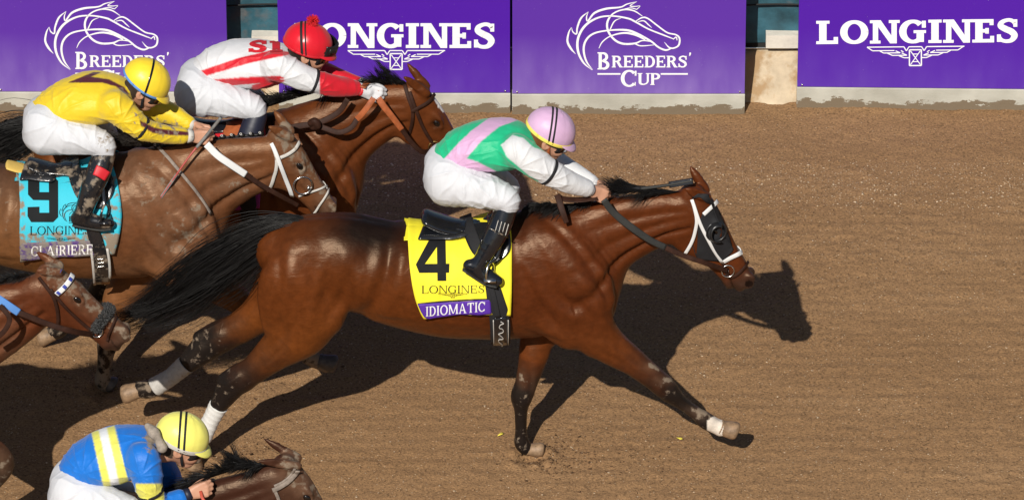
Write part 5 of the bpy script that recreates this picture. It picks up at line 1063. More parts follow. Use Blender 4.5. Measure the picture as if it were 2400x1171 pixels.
# sheepskin roll over the nose
roll = empty('sheepskin_noseband', HB['hd'](.68, .08, 0)); tag(roll, 'dark grey fluffy sheepskin noseband on the muddy left-edge horse', 'noseband')
pr_, nr_ = onpath(HB, [(222, 772), (232, 756), (246, 738), (260, 720), (270, 706)], 14, .014); far = pr_[::-1].copy(); far[:, 1] = 2 * HB['Y0'] - far[:, 1]; full = np.vstack([pr_, far]); full = resample(full, 30)
mesh('roll', *tube(full, [.016] * 30, 12), M['hairgrey'], roll)
rg = np.random.default_rng(31); n = 2600; k = rg.uniform(0, 29, n); base = np.stack([np.interp(k, np.arange(30), full[:, i]) for i in range(3)], 1); tt = nrm(np.stack([np.interp(k, np.arange(30), np.gradient(full, axis=0)[:, i]) for i in range(3)], 1)); d = rg.normal(0, 1, (n, 3)); d = nrm(d - tt * (d * tt).sum(1, keepdims=True)); pt = base[:, None] + (np.array([.010, .020, .027, .031])[None, :, None]) * d[:, None] + rg.normal(0, .004, (n, 4, 3))
plain('fleece', (.055, .055, .055), .9, var=.6, vscale=60); mesh('fleece', *strands(pt, np.full(n, .0026)), M['fleece'], roll)

# ---------------- the horse at the bottom edge
brk = empty('bridle', HK['hd'](.3, .1, 0)); tag(brk, 'mud-grey bridle with orange-red reins on the bottom-edge horse', 'bridle')
plain('orangeweb', (.42, .06, .03), .6, bump=.001, bscale=200, dirt=.2, dirtscale=30)
strap('brow_band', HK, [(640, 1146), (660, 1136), (682, 1120), (697, 1098)], [11], 'mudweb', brk, .014, .006)
strap('brow_band_edge', HK, [(643, 1136), (660, 1128), (678, 1114), (690, 1094)], [6], 'mudweb', brk, .014, .005)
strap('cheek_strap', HK, [(642, 1140), (652, 1165), (668, 1195), (700, 1230)], [8], 'mudweb', brk, .012, .005)
freeband('rein', [(470, 1150), (478, 1172), (510, 1200), (600, 1250)], [-3.12, -3.16, -3.17, -3.17], [7, 9], 'orangeweb', brk, th=.008)
freeband('rein_loop', [(436, 1136), (450, 1128), (466, 1126), (478, 1134)], [-3.02, -3.03, -3.05, -3.07], [5], 'orangeweb', brk, th=.006)
clk = empty('saddle_cloth', P(60, 1160, -3.1)); tag(clk, 'white and black saddle cloth corner at bottom-left edge', 'saddle cloth')
patch('cloth', HK, [(20, 1142), (22, 1190), (30, 1290)], [(150, 1150), (160, 1200), (168, 1300)], M['cloth'], clk, .02, 16, 20, .01, True, lambda x, y: np.array([.55, .55, .55]), lambda x, y: .3)
plain('greyprint', (.03, .03, .035), .6)
# ================================================================== jockeys
SKIN = np.array([.48, .25, .16])
def hand(Fd, wr, e1, out, up, s=1.0, bare=True):
    """closed hand gripping a rein: palm, four unequal curled fingers, thumb across the top. out = back of the hand, up = thumb side"""
    e1 = nrm(e1); out = nrm(out - e1 * (out @ e1)); up = nrm(np.cross(e1, out)) * (1 if np.cross(e1, out) @ up > 0 else -1); inn = -out
    for i in range(4):
        o = (.030 - .020 * i) * s; kn = wr + e1 * (.082 - .006 * abs(i - 1)) * s + up * o + out * .006
        Fd.chain([wr + up * o * .55, wr + e1 * .045 * s + up * o * .9, kn], [.017 * s, .0135 * s, .0125 * s], 1, .010, 1)
        l = [1, 1.08, 1.0, .82][i] * s
        p1 = kn + e1 * .026 * l + inn * .016 * l; p2 = p1 - e1 * .004 * l + inn * .026 * l; p3 = p2 - e1 * .022 * l - inn * .006 * l
        Fd.chain([kn, p1, p2, p3], np.array([.0105, .0092, .0084, .0072]) * (1 if i < 3 else .9) * s, 1, .003, 1)
    t0 = wr + e1 * .022 * s + up * .024 * s + inn * .012; Fd.chain([t0, t0 + e1 * .034 * s + up * .014 * s + inn * .014, t0 + e1 * .064 * s + up * .012 * s + inn * .020, t0 + e1 * .082 * s + up * .004 * s + inn * .026], np.array([.015, .0115, .010, .008]) * s, 1, .006, 2)
def frame(fwd, up=(0, 0, 1), yaw=0.0):
    f = nrm(fwd); r = nrm(np.cross(f, up)); u = np.cross(r, f); return f, r, u
def make_jockey(label, Y0, J, silk, silkcol, mud=None, bcol=(.56, .57, .60), glove=None, sleeve=None, silkmud=(0,), h=.006, bootmat='leatherblk', bandc=None, hide=()):
    """J: traced stations for torso, limbs and head; silkcol(x, y, V) colours the silks"""
    root = empty('person', P(*J['seat'], Y0)); tag(root, label, 'person', 'jockeys')
    S = lambda k: hpts(J[k], Y0)
    # ----- head frame
    hc = P(*J['head'][:2], Y0 + J['head'][2]); f, r, u = frame(np.array([math.cos(J['tilt']), J.get('yaw', 0.0), math.sin(J['tilt'])])); hs = J.get('hs', 1.0)
    L = lambda a, b, c: hc + hs * (a * f + b * r + c * u)          # forward, right (towards the camera), up
    rot = [f, r, u]
    pts = [S(k)[0] for k in J if isinstance(J[k], list) and not k.startswith('pleats')]; A = np.vstack(pts + [hc[None]]); lo = A.min(0) - .2; hi = A.max(0) + .2
    B = Field(lo, hi, h)
    def body(k, sc_, kk=.02):
        c, rr, ff = S(k); B.chain(c, rr * sc_, ff, kk, 3)
    body('torso', .80, .04)
    for k in ('arm_n', 'arm_f'): body(k, .72)
    for k in ('leg_n', 'leg_f', 'shin_n', 'shin_f'):
        if k in J: body(k, .72)
    B.chain([S('torso')[0][-1], L(-.05, 0, -.09), L(-.02, 0, -.03)], [.07, .056, .06], 1, .03)
    B.ball(hc, np.array([.098, .078, .10]) * hs, .02, rot=rot); B.chain([L(.02, 0, -.05), L(.055, 0, -.10)], [.066 * hs, .038 * hs], 1, .03)
    B.chain([L(.075, .03, -.05), L(.075, -.03, -.05)], .034 * hs, 1, .03)
    B.chain([L(.095, 0, -.012), L(.118, 0, -.045), L(.108, 0, -.056)], [.012, .016, .012], 1, .012); B.chain([L(.10, .012, -.053), L(.10, -.012, -.053)], .010, 1, .008)
    B.chain([L(.093, .02, -.078), L(.098, 0, -.076), L(.093, -.02, -.078)], .009, 1, .008); B.chain([L(.094, .018, -.089), L(.097, 0, -.089), L(.094, -.018, -.089)], .0095, 1, .008); B.chain([L(.106, .022, -.0835), L(.110, 0, -.0825), L(.106, -.022, -.0835)], .0035, 1, .004, op='s')
    B.ball(L(.08, 0, -.108), [.022, .026, .018], .02, rot=rot)
    for s_ in (1, -1):
        B.chain([L(.092, .014 * s_, .006), L(.088, .045 * s_, .004)], [.010, .009], 1, .014); B.ball(L(.10, .032 * s_, -.014), [.012, .014, .009], .008, op='s', rot=rot)
        B.ball(L(.088, .032 * s_, -.015), [.012, .013, .012], .004, rot=rot)
        B.ball(L(-.005, .080 * s_, -.028), [.024, .011, .034], .008, rot=rot); B.ball(L(.002, .090 * s_, -.026), [.012, .007, .018], .006, op='s', rot=rot)
    hands = {}
    for k, sg in (('n', -1), ('f', 1)):
        c = S('arm_' + k)[0]; e1 = P(*J['hand_' + k][:2], Y0 + J['hand_' + k][2]) - c[-1]; hands[k] = (c[-1], e1)
        hand(B, c[-1] + nrm(e1) * .012, e1, np.array([0, sg * 1.0, .35]), np.array([0, 0, 1.0]), J.get('hsz', 1.0))
    V, F = B.nets(); V = relax(V, F, 1, .35)
    C = np.tile(SKIN, (len(V), 1)); q = (V - hc) @ np.array(rot).T / hs; C *= (1 + .12 * fbm(V * 40, 2, 3))[:, None]
    near = np.linalg.norm(V - hc, axis=1) < .2
    lips = near & (np.abs(q[:, 2] + .0835) < .012) & (q[:, 0] > .09) & (np.abs(q[:, 1]) < .026); C[lips] *= [.85, .55, .55]
    hair = near & ((q[:, 0] < -.015) | (q[:, 2] > .03)) & (q[:, 2] > -.085) & ~((np.abs(q[:, 1]) > .079) & (q[:, 0] > -.03)); C[hair] = J.get('hair', (.05, .028, .016))
    brow = near & (q[:, 0] > .08) & (np.abs(q[:, 2] - .008) < .006) & (np.abs(q[:, 1]) > .012) & (np.abs(q[:, 1]) < .05); C[brow] *= .25
    mesh('body', V, F, M['skin'], root, True, np.clip(C, 0, 1))
    for s_ in (1, -1): mesh('eye', *ball_mesh(L(.0905, .032 * s_, -.0145), .0105 * hs, .0105 * hs, .0105 * hs), M['eye'], root)
    # ----- silks
    keep = {}
    def cloth(name, fields, mt, hh, colf, mudf, wr, seed, kk=.03, cuts=()):
        A = np.vstack([np.vstack([c - rr[:, None], c + rr[:, None]]) for c, rr, ff in fields]); D = Field(A.min(0) - .05, A.max(0) + .05, hh)
        for c, rr, ff in fields: D.chain(c, rr, ff, kk, 3)
        for c, rr in cuts: D.ball(c, [rr] * 3, .005, op='s')
        V, F = D.nets(); V = relax(V, F, 2, .5); N = vnorm(V, F)
        ax = nrm(J.get('fold', np.array([1, 0, .3]))) if name == 'silks' else nrm(np.array([.25, .2, 1.0]))
        al = V @ ax; pv = V - np.outer(al, ax) * .78; pv = pv + .02 * fbm(V * 9, 2, 50)[:, None]
        rid = (1 - np.abs(noise(pv * 17, seed + 3))) ** 4; rid2 = (1 - np.abs(noise(pv * 31, seed + 4))) ** 4
        w_ = .45 * fbm(pv * 12, 2, seed) + 1.25 * rid * sstep(-.2, .4, fbm(V * 5, 2, seed + 9)) + .6 * rid2 * sstep(0, .5, fbm(V * 6, 2, seed + 19)) + .6 * fbm(V * 7, 2, seed + 7)
        q = proj(V); pl = np.zeros(len(V))
        for (px_, py_, ro, wd_, kf, am) in J.get('pleats_' + name, ()):   # creases fanning out from a bend
            dx_, dy_ = q[:, 0] - px_, q[:, 1] - py_; rho = np.hypot(dx_, dy_); th_ = np.arctan2(dy_, dx_) + .25 * fbm(V * 8, 2, 61)
            pl += am * np.exp(-((rho - ro) / wd_) ** 2) * (1 - np.abs(np.sin(th_ * kf + px_))) ** 2.5
        V = V + N * (w_ * wr + pl)[:, None]; q = proj(V)
        if name == 'silks': keep['V'] = V; keep['F'] = F
        return mesh(name, V, F, M[mt], root, True, relax(colf(q[:, 0], q[:, 1], V), F, 2, .5), np.clip(mudf(q[:, 0], q[:, 1], V), 0, 1))
    zero = lambda x, y, V: np.zeros(len(x))
    ns = J.get('ns', 4)
    tor = S('torso'); an = S('arm_n'); af = S('arm_f')
    fields = [tor] + [(c[:-1], rr[:-1], ff[:-1]) for c, rr, ff in (an, af)]
    if 'collar' in J: fields.append(S('collar'))
    cloth('silks', fields, 'silk', .0046, silkcol, mud or zero, .0058, 5)
    # cuffs
    for c, rr, ff in (an, af):
        mesh('cuff', *tube(np.array([c[-1] - nrm(c[-1] - c[-2]) * .02, c[-1] - nrm(c[-1] - c[-2]) * .006, c[-1] + nrm(c[-1] - c[-2]) * .010]), [rr[-1] * 1.18, rr[-1] * 1.12, rr[-1] * 1.0], 18), M[J.get('cuffm', 'white')], root)
    # ----- breeches
    br = [S('seatm'), S('leg_n'), S('leg_f')]
    bm = J.get('bmud', zero)
    cloth('breeches', br, 'breech', .006, lambda x, y, V: np.tile(np.array(bcol), (len(x), 1)), bm, .0052, 25, .04)
    # ----- boots
    for k in ('n', 'f'):
        if 'shin_' + k not in J: continue
        ch = [S('shin_' + k)]
        if 'foot_' + k in J: ch.append(S('foot_' + k))
        ob = field_mesh('boot', ch, bootmat if k == 'n' else 'leatherblk', root, .0045, .02, 2)
        if 'foot_' + k in J:
            fc, fr, _ = ch[1]; d = nrm(fc[-1] - fc[0]); dn = np.array([d[2], 0, -d[0]]) if d[0] > 0 else np.array([-d[2], 0, d[0]])
            p = np.array([fc[0] + dn * fr[0] * .95 - d * fr[0] * .6, fc[len(fc) // 2] + dn * fr[len(fc) // 2] * .98, fc[-1] + dn * fr[-1] * .92 + d * fr[-1] * .5])
            mesh('sole', *band(spl(p, 6), np.tile(dn, (13, 1)), [.055] * 13, .010), M['rubber'], ob)
    return dict(root=root, L=L, f=f, r=r, u=u, hc=hc, hs=hs, hands=hands, Y0=Y0, S=S, **keep)
def helmet(K, col, bands, mtname, dirt=0.0, pom=None, strap=True, rough=.45, dcol=(.24, .19, .12), wrinkle=.0014, seams=6, cen=(-.008, 0, .025), rad=(.133, .112, .118)):
    """skull cap: stretched cloth cover with seams and peak; bands: (normal in head frame, offset, width m, material)"""
    L, f, r, u, root = K['L'], K['f'], K['r'], K['u'], K['root']; hs = K['hs']; R_ = np.array(rad) * hs; c0 = L(*cen); W_ = lambda p: c0 + p[..., 0:1] * f + p[..., 1:2] * r + p[..., 2:3] * u
    m_ = plain(mtname, col, rough, bump=.001, bscale=30, dirt=dirt, dirtscale=22, dirtcol=dcol, spec=.4, sheen=.1, var=.05)
    nr, nc = 26, 72; V = []; zl = np.linspace(math.pi / 2, -.24, nr); th = np.linspace(0, 2 * math.pi, nc, endpoint=False)
    for z in zl:
        p = np.stack([math.cos(z) * np.cos(th), math.cos(z) * np.sin(th), math.sin(z) + 0 * th], 1)
        sm = np.abs(np.sin(th * seams / 2)); k_ = 1 - .010 * (1 - sstep(0, .22, sm)) * math.cos(z) + .006 * (z > 1.35)
        k_ = k_ * (1 + wrinkle * 6 * noise(np.stack([th * 3, np.full(nc, z * 5), 0 * th], 1), 3))
        if z < -.16: k_ = k_ * .97
        V.append(W_(p * R_ * np.asarray(k_)[:, None] * [1, 1, 1]))
    V = np.vstack(V); F = [(i * nc + j, i * nc + (j + 1) % nc, (i + 1) * nc + (j + 1) % nc, (i + 1) * nc + j) for i in range(nr - 1) for j in range(nc)]
    hm = mesh('helmet', V, F, m_, root, solid=.006)
    # peak
    a = np.linspace(-1.05, 1.05, 26); V = []
    for k_, dz in ((.97, .0), (1.12, -.006), (1.26, -.020), (1.30, -.030)):
        for t in a:
            e = math.cos(t / 1.05 * math.pi / 2) ** .7; kk = .97 + (k_ - .97) * e; V.append(W_(np.array([math.cos(t) * R_[0] * kk * math.cos(.10), math.sin(t) * R_[1] * kk * math.cos(.10) * (1 - .05 * (k_ - .97)), -.08 * R_[2] + dz * e])[None])[0])
    n = len(a); mesh('peak', V, [(i * n + j, i * n + j + 1, (i + 1) * n + j + 1, (i + 1) * n + j) for i in range(3) for j in range(n - 1)], m_, hm, solid=.006)
    for nv, off, wd, mt in bands:
        nv = nrm(nv); aa = nrm(np.cross(nv, [.3, .2, .9])); bb = np.cross(nv, aa); t = np.linspace(0, 2 * math.pi, 60); rr = math.sqrt(1 - off * off)
        p = off * nv + rr * (np.cos(t)[:, None] * aa + np.sin(t)[:, None] * bb); nn_ = nrm(p / R_); p = p * R_ * 1.034
        keep = p[:, 2] > -.24 * R_[2]
        if not keep.all():
            i0 = int(np.argmax(~keep)); order = (np.arange(59) + i0) % 59; order = order[keep[order]]; p = p[order]; nn_ = nn_[order]
        wn = nn_[:, 0:1] * f + nn_[:, 1:2] * r + nn_[:, 2:3] * u
        mesh('helmet_band', *band(W_(p), wn, wd, .003), M[mt], hm)
    if pom:
        rg = np.random.default_rng(3); c = W_(np.array([[-.1, 0, 1.0]]) * R_)[0] + u * .022; n = 420; d = nrm(rg.normal(0, 1, (n, 3))); e = d * .040 * rg.uniform(.8, 1.08, (n, 1)); pt = c + np.linspace(0.1, 1, 4)[None, :, None] * e[:, None]
        V, F = strands(pt, np.full(n, .0032)); mesh('pompom', V, F, M[pom], hm)
    return hm
def goggles(K, lens='visor', frm='plastic', up=0.0, dx=0.0):
    L, root = K['L'], K['root']; V = []; a = np.linspace(-1.15, 1.15, 22)
    for z in (-.045, -.036, .014, .022):
        k = .094 if abs(z + .012) > .028 else .104
        for t in a: V.append(L(dx + .012 + k * math.cos(t) * 1.06, .088 * math.sin(t) * 1.02, z + up))
    n = len(a); g_ = mesh('goggles', V, [(i * n + j, i * n + j + 1, (i + 1) * n + j + 1, (i + 1) * n + j) for i in range(3) for j in range(n - 1)], M[frm], root, solid=.006)
    for s_ in (1, -1):
        V = [L(dx + .012 + .108 * math.cos(t) * 1.06, .092 * math.sin(t), z + up) for z in (-.032, -.012, .008) for t in np.linspace(.12 * s_, .95 * s_, 9)]
        mesh('lens', V, [(i * 9 + j, i * 9 + j + 1, (i + 1) * 9 + j + 1, (i + 1) * 9 + j) for i in range(2) for j in range(8)], M[lens], g_, solid=.003)
    p = np.array([L(dx + .012 + .1 * math.cos(t), .090 * math.sin(t), up - .012) for t in np.linspace(1.1, 2.0, 8)])
    for s_ in (1, -1):
        q = p.copy()
        if s_ < 0: q = np.array([L(dx + .012 + .1 * math.cos(t), -.090 * math.sin(t), up - .012) for t in np.linspace(1.1, 2.0, 8)])
        mesh('goggle_strap', *band(q, q - K['hc'], .018, .003), M['blackfab'], g_)
def chinstrap(K, mt='blackfab'):
    L = K['L']
    for s_ in (1, -1):
        q = spl([L(.0, .083 * s_, .0), L(.022, .078 * s_, -.05), L(.05, .05 * s_, -.105), L(.06, 0, -.126)], 6); mesh('chin_strap', *band(q, q - L(.01, 0, -.03), .014, .004), M[mt], K['root'])
def armband(K, at, mt='blackfab', w_=.016):
    c, rr, ff = K['S']('arm_n'); q = spl(np.column_stack([c, rr]), 8); i = int(at * (len(q) - 1)); d = nrm(q[i + 1, :3] - q[i - 1, :3]); a = nrm(np.cross(d, [0, 1., 0])); b = np.cross(d, a); t = np.linspace(0, 2 * math.pi, 30)
    p = q[i, :3] + q[i, 3] * 1.07 * (np.cos(t)[:, None] * a + np.sin(t)[:, None] * b); V, F = band(p, p - q[i, :3], w_, .004); mesh('armband', V, F, M[mt], K['root'])
# ================================================================== the riders
# ---- pink cap, green and pink silks, number 4
plain('yellowband', (.80, .66, .12), .6); 
def col_green(x, y, V):
    C = np.tile(np.array([.010, .42, .20]), (len(x), 1)); pink = np.array([.60, .36, .56]); wht = np.array([.61, .615, .63])
    p = inpoly(x, y, [(1155, 270), (1190, 262), (1230, 276), (1170, 297), (1127, 332), (1093, 371), (1119, 379), (1178, 409), (1180, 430), (1040, 420), (1034, 380), (1070, 340), (1104, 307)])
    C[p] = pink
    s = inpoly(x, y, [(1201, 316), (1228, 324), (1250, 345), (1266, 350), (1290, 362), (1330, 368), (1420, 430), (1420, 480), (1330, 460), (1240, 412), (1188, 368), (1174, 340)]) | (x > 1262) & (y > 362)
    C[s] = wht; return C
K4 = make_jockey('jockey in green and pink silks and pink cap riding number 4', 0.0, dict(
    pleats_breeches=[(1172, 492, 60, 45, 7, .006), (1085, 400, 55, 40, 5, .006)], pleats_silks=[(1215, 395, 45, 35, 5, .007), (1290, 425, 30, 22, 6, .005), (1060, 390, 60, 40, 6, .006)],
    seat=(1060, 420), head=(1288, 314, 0), tilt=-.50, hs=1.0, hair=(.14, .05, .018),
    torso=[(1052, 372, 44, 0, 1.25), (1090, 350, 54, 0, 1.35), (1140, 340, 63, 0, 1.4), (1190, 338, 62, 0, 1.45), (1222, 334, 44, 0, 1.6)],
    arm_n=[(1212, 352, 38, -.15, 1), (1245, 376, 36, -.17, 1), (1285, 402, 31, -.17, 1), (1330, 425, 27, -.14, 1), (1372, 440, 20, -.10, 1), (1384, 446, 14, -.09, 1)], hand_n=(1418, 460, -.07),
    arm_f=[(1230, 330, 38, .15, 1), (1270, 362, 33, .17, 1), (1310, 388, 29, .17, 1), (1350, 410, 25, .13, 1), (1384, 426, 18, .08, 1), (1396, 431, 13, .07, 1)], hand_f=(1430, 445, .05),
    seatm=[(1040, 385, 46, 0, 1.5), (1048, 412, 58, 0, 1.55)],
    leg_n=[(1058, 420, 60, -.09, .95), (1110, 440, 47, -.14, 1), (1160, 455, 37, -.17, 1), (1190, 470, 30, -.19, 1), (1180, 500, 24, -.19, 1)],
    leg_f=[(1065, 405, 52, .09, .95), (1120, 415, 42, .15, 1), (1175, 432, 33, .2, 1), (1190, 446, 28, .22, 1), (1182, 470, 24, .22, 1)],
    shin_n=[(1186, 490, 26, -.20, 1), (1172, 528, 27, -.23, 1), (1152, 568, 25, -.26, 1), (1132, 602, 19, -.28, 1), (1118, 622, 18, -.29, 1)], foot_n=[(1100, 622, 15, -.29, .9), (1120, 634, 19, -.29, .9), (1145, 648, 18, -.30, .9), (1166, 658, 13, -.31, .9)],
    shin_f=[(1186, 465, 25, .22, 1), (1170, 510, 26, .24, 1), (1150, 550, 24, .26, 1), (1120, 600, 20, .29, 1)], foot_f=[(1102, 600, 15, .29, .9), (1125, 612, 17, .29, .9), (1166, 630, 12, .30, .9)]),
    None, col_green, h=.005)
helmet(K4, (.56, .36, .54), [((0, .03, 1), -.12, .020, 'yellowband'), ((.92, 0, .28), -.06, .010, 'blackfab'), ((.92, 0, .28), .10, .010, 'blackfab')], 'pink_cap')
goggles(K4); chinstrap(K4, 'leatherorg'); armband(K4, .42)

# ---- yellow silks, number 9
mar = np.array([.075, .008, .02])
def col_yel(x, y, V):
    C = np.tile(np.array([.70, .50, .02]), (len(x), 1))
    p = inpoly(x, y, [(158, 194), (239, 161), (255, 162), (214, 180), (256, 186), (292, 205), (304, 222), (292, 220), (272, 203), (239, 194)]) & (V[:, 1] < .72)
    p |= inpoly(x, y, [(328, 282), (345, 290), (362, 299), (400, 305), (442, 309), (444, 318), (400, 317), (358, 312), (330, 294)]); C[p] = mar; return C
def mud_yel(x, y, V): return .30 * np.exp(-((x - 320) / 40) ** 2 - ((y - 275) / 30) ** 2) + .42 * np.exp(-((x - 400) / 50) ** 2 - ((y - 300) / 40) ** 2) + .30 * np.exp(-((x - 290) / 25) ** 2 - ((y - 210) / 16) ** 2) + .1
K9 = make_jockey('jockey in mud-flecked yellow silks and yellow cap riding number 9', .65, dict(
    pleats_breeches=[(232, 362, 60, 45, 7, .006), (140, 285, 55, 40, 5, .006)], pleats_silks=[(285, 285, 45, 35, 5, .007), (345, 325, 30, 22, 6, .005), (125, 275, 60, 40, 6, .006)],
    seat=(110, 300), head=(340, 198, 0), tilt=-.62, hair=(.03, .02, .015), hsz=1.0,
    torso=[(118, 262, 46, 0, 1.25), (155, 244, 56, 0, 1.35), (205, 232, 64, 0, 1.4), (255, 228, 58, 0, 1.45), (280, 222, 42, 0, 1.6)],
    arm_n=[(268, 250, 38, -.15, 1), (300, 276, 33, -.17, 1), (335, 302, 27, -.17, 1), (375, 312, 23, -.14, 1), (425, 318, 19, -.10, 1), (448, 319, 14, -.09, 1)], hand_n=(482, 322, -.08),
    arm_f=[(300, 232, 36, .15, 1), (345, 250, 31, .17, 1), (385, 262, 27, .16, 1), (415, 275, 22, .13, 1), (440, 288, 17, .09, 1), (452, 294, 13, .08, 1)], hand_f=(486, 308, .05),
    seatm=[(100, 275, 46, 0, 1.5), (108, 296, 58, 0, 1.55)],
    leg_n=[(116, 302, 58, -.09, .95), (165, 318, 45, -.14, 1), (215, 328, 35, -.17, 1), (244, 342, 28, -.19, 1), (238, 366, 23, -.19, 1)],
    leg_f=[(125, 285, 50, .09, .95), (180, 290, 40, .15, 1), (235, 302, 31, .2, 1), (248, 316, 26, .22, 1), (240, 340, 22, .22, 1)],
    shin_n=[(244, 364, 26, -.20, 1), (232, 400, 29, -.23, 1), (216, 440, 27, -.26, 1), (203, 476, 23, -.28, 1), (195, 498, 21, -.29, 1)], foot_n=[(182, 512, 17, -.29, .9), (205, 516, 19, -.29, .9), (235, 522, 16, -.30, .9), (258, 524, 11, -.31, .9)],
    shin_f=[(244, 340, 24, .22, 1), (232, 380, 25, .24, 1), (205, 450, 20, .28, 1)],
    bmud=lambda x, y, V: .45 * np.exp(-((x - 245) / 26) ** 2 - ((y - 335) / 30) ** 2) + .12, cuffm='webdirty'), None, col_yel, mud_yel, h=.005, bootmat='leatherdirty')
helmet(K9, (.80, .58, .03), [((0, .03, 1), -.12, .014, 'blueweb'), ((.95, 0, .25), .02, .012, 'leatherblk')], 'yellow_cap', dirt=.22, rough=.4)
goggles(K9); chinstrap(K9); armband(K9, .38)
freeband('boot_stripe', [(222, 398), (236, 404), (252, 414)], [.65 - .33, .65 - .335, .65 - .33], [24], 'redfab', K9['root'], th=.004, n=8)
# stirrup
def stirrup(Ks, cx, cy, Y, mt='steel', lab=None, leather=None, sz=.055, saddle=None):
    c = P(cx, cy, Y); V = []; pts = []
    for t in np.linspace(-.45, math.pi + .45, 20): pts.append(c + sz * np.array([math.cos(t) * .35, math.cos(t) * .75, math.sin(t) * 1.15]))
    mesh('stirrup', *tube(np.array(pts), .0065, 8), M[mt], saddle); t0 = c + [0, 0, -.45 * sz]
    mesh('stirrup_tread', *boxm(t0, (.032, .05, .006)), M[mt], saddle)
    if leather: mesh('stirrup_leather', *band(spl([P(*leather[0], Y + .05), P(*leather[1], Y + .02), c + [0, 0, sz * 1.1]], 8), np.tile([.1, -1, .2], (17, 1)), .018, .005), M['leatherblk'], saddle)
stirrup(K4, 1148, 640, -.31, leather=((1176, 560), (1166, 600)), saddle=sa4)
stirrup(K9, 246, 505, .34, 'leatherdirty', leather=((240, 430), (244, 465)), saddle=sa9)
# whips
def whip(label, pts, ys, mats, rad=.006, fw=.016):
    q = resample(spl(np.column_stack([pts, ys]), 6), 40); p = P(q[:, 0], q[:, 1], q[:, 2]); e = empty('whip', p[20]); tag(e, label, 'whip')
    mesh('handle', *tube(p[:16], [rad * 1.7, *[rad * 1.5] * 14, rad * 1.3], 10), M[mats[0]], e); mesh('shaft', *tube(p[15:], np.linspace(rad * 1.1, rad * .7, 25), 8), M[mats[1]], e)
    mesh('flap', *band(p[-12:], np.tile([0, -.8, .5], (12, 1)), fw, .006), M[mats[2]], e); return e
plain('redwhip', (.36, .06, .05), .5, dirt=.4, dirtscale=40); plain('greywhip', (.16, .155, .15), .6, var=.3, vscale=40, dirt=.25)
whip('grey and red whip pointing down from the yellow jockey\'s hands', [(518, 276), (478, 325), (440, 372), (376, 464)], [.52, .54, .50, .44], ('greywhip', 'redwhip', 'greywhip'))
whip('black whip held forward along the mane of number 4', [(1425, 455), (1480, 445), (1550, 436), (1624, 424)], [-.03, -.03, -.04, -.06], ('blackfab', 'rubber', 'leatherblk'), .009, .034)

# ---- red cap, white silks with red stripes, at the rail
redc = np.array([.55, .008, .02])
def col_red(x, y, V):
    C = np.tile(np.array([.62, .62, .635]), (len(x), 1))
    p = inpoly(x, y, [(470, 166), (560, 136), (640, 117), (676, 122), (680, 128), (585, 148), (484, 178)]) | inpoly(x, y, [(494, 187), (560, 182), (656, 178), (668, 184), (605, 196), (511, 203)]) | inpoly(x, y, [(590, 200), (648, 186), (670, 188), (640, 207), (590, 214)])
    p |= (x > 749) ; p |= (V[:, 1] > 1.32) & (x > 700); C[p] = redc; return C
KR = make_jockey('jockey in white silks with red stripes, red sleeves and red pompom cap', 1.25, dict(
    pleats_breeches=[(590, 278, 60, 45, 7, .006), (500, 200, 55, 40, 5, .006)], pleats_silks=[(655, 190, 45, 35, 5, .007), (745, 215, 30, 22, 6, .005), (490, 185, 60, 40, 6, .006)],
    seat=(470, 210), head=(722, 112, 0), tilt=-.30, hair=(.02, .015, .012),
    torso=[(482, 166, 38, 0, 1.25), (515, 152, 50, 0, 1.35), (565, 148, 58, 0, 1.4), (620, 150, 58, 0, 1.45), (655, 142, 42, 0, 1.6)],
    arm_n=[(648, 155, 36, -.15, 1), (690, 172, 31, -.17, 1), (735, 190, 27, -.17, 1), (785, 202, 25, -.14, 1), (832, 208, 18, -.10, 1), (850, 211, 13, -.09, 1)], hand_n=(888, 222, -.08),
    arm_f=[(660, 140, 36, .15, 1), (710, 155, 30, .17, 1), (760, 172, 26, .17, 1), (810, 190, 22, .12, 1), (845, 198, 16, .08, 1), (856, 200, 12, .07, 1)], hand_f=(892, 210, .05),
    seatm=[(462, 185, 44, 0, 1.5), (464, 208, 55, 0, 1.55)],
    leg_n=[(470, 215, 56, -.09, .95), (520, 232, 43, -.14, 1), (570, 244, 34, -.17, 1), (598, 256, 27, -.19, 1), (592, 280, 22, -.19, 1)],
    leg_f=[(480, 205, 48, .09, .95), (535, 215, 38, .15, 1), (590, 232, 30, .2, 1), (604, 246, 25, .22, 1), (596, 268, 21, .22, 1)],
    shin_n=[(600, 276, 26, -.20, 1), (588, 310, 28, -.23, 1), (572, 350, 26, -.26, 1), (560, 390, 22, -.28, 1)], shin_f=[(600, 262, 22, .22, 1), (575, 330, 23, .25, 1)], cuffm='redfab'), None, col_red, bootmat='navy')
plain('pomred', (.62, .012, .02), .8)
helmet(KR, (.58, .010, .022), [((0, .03, 1), -.11, .012, 'redfab'), ((.95, 0, .3), -.22, .014, 'blackfab'), ((.95, 0, .3), -.06, .008, 'blackfab')], 'red_cap', pom='pomred', rough=.3)
goggles(KR); goggles(KR, 'plastic', 'plastic', .055, .03); chinstrap(KR); armband(KR, .42)
gl = Field(*(lambda a: (a.min(0) - .12, a.max(0) + .14))(np.array([KR['hands']['n'][0], KR['hands']['f'][0]])), .004)
for k, sg in (('n', -1), ('f', 1)):
    w_, e1 = KR['hands'][k]; hand(gl, w_ + nrm(e1) * .012, e1, np.array([0, sg * 1.0, .35]), np.array([0, 0, 1.0]), 1.1)
    gl.chain([w_ - nrm(e1) * .02, w_ + nrm(e1) * .03], [.036, .03], 1, .01)
V, F = gl.nets(); mesh('gloves', relax(V, F, 1, .4), F, M['white'], KR['root'])
sb = bvh(KR['V'], KR['F'])
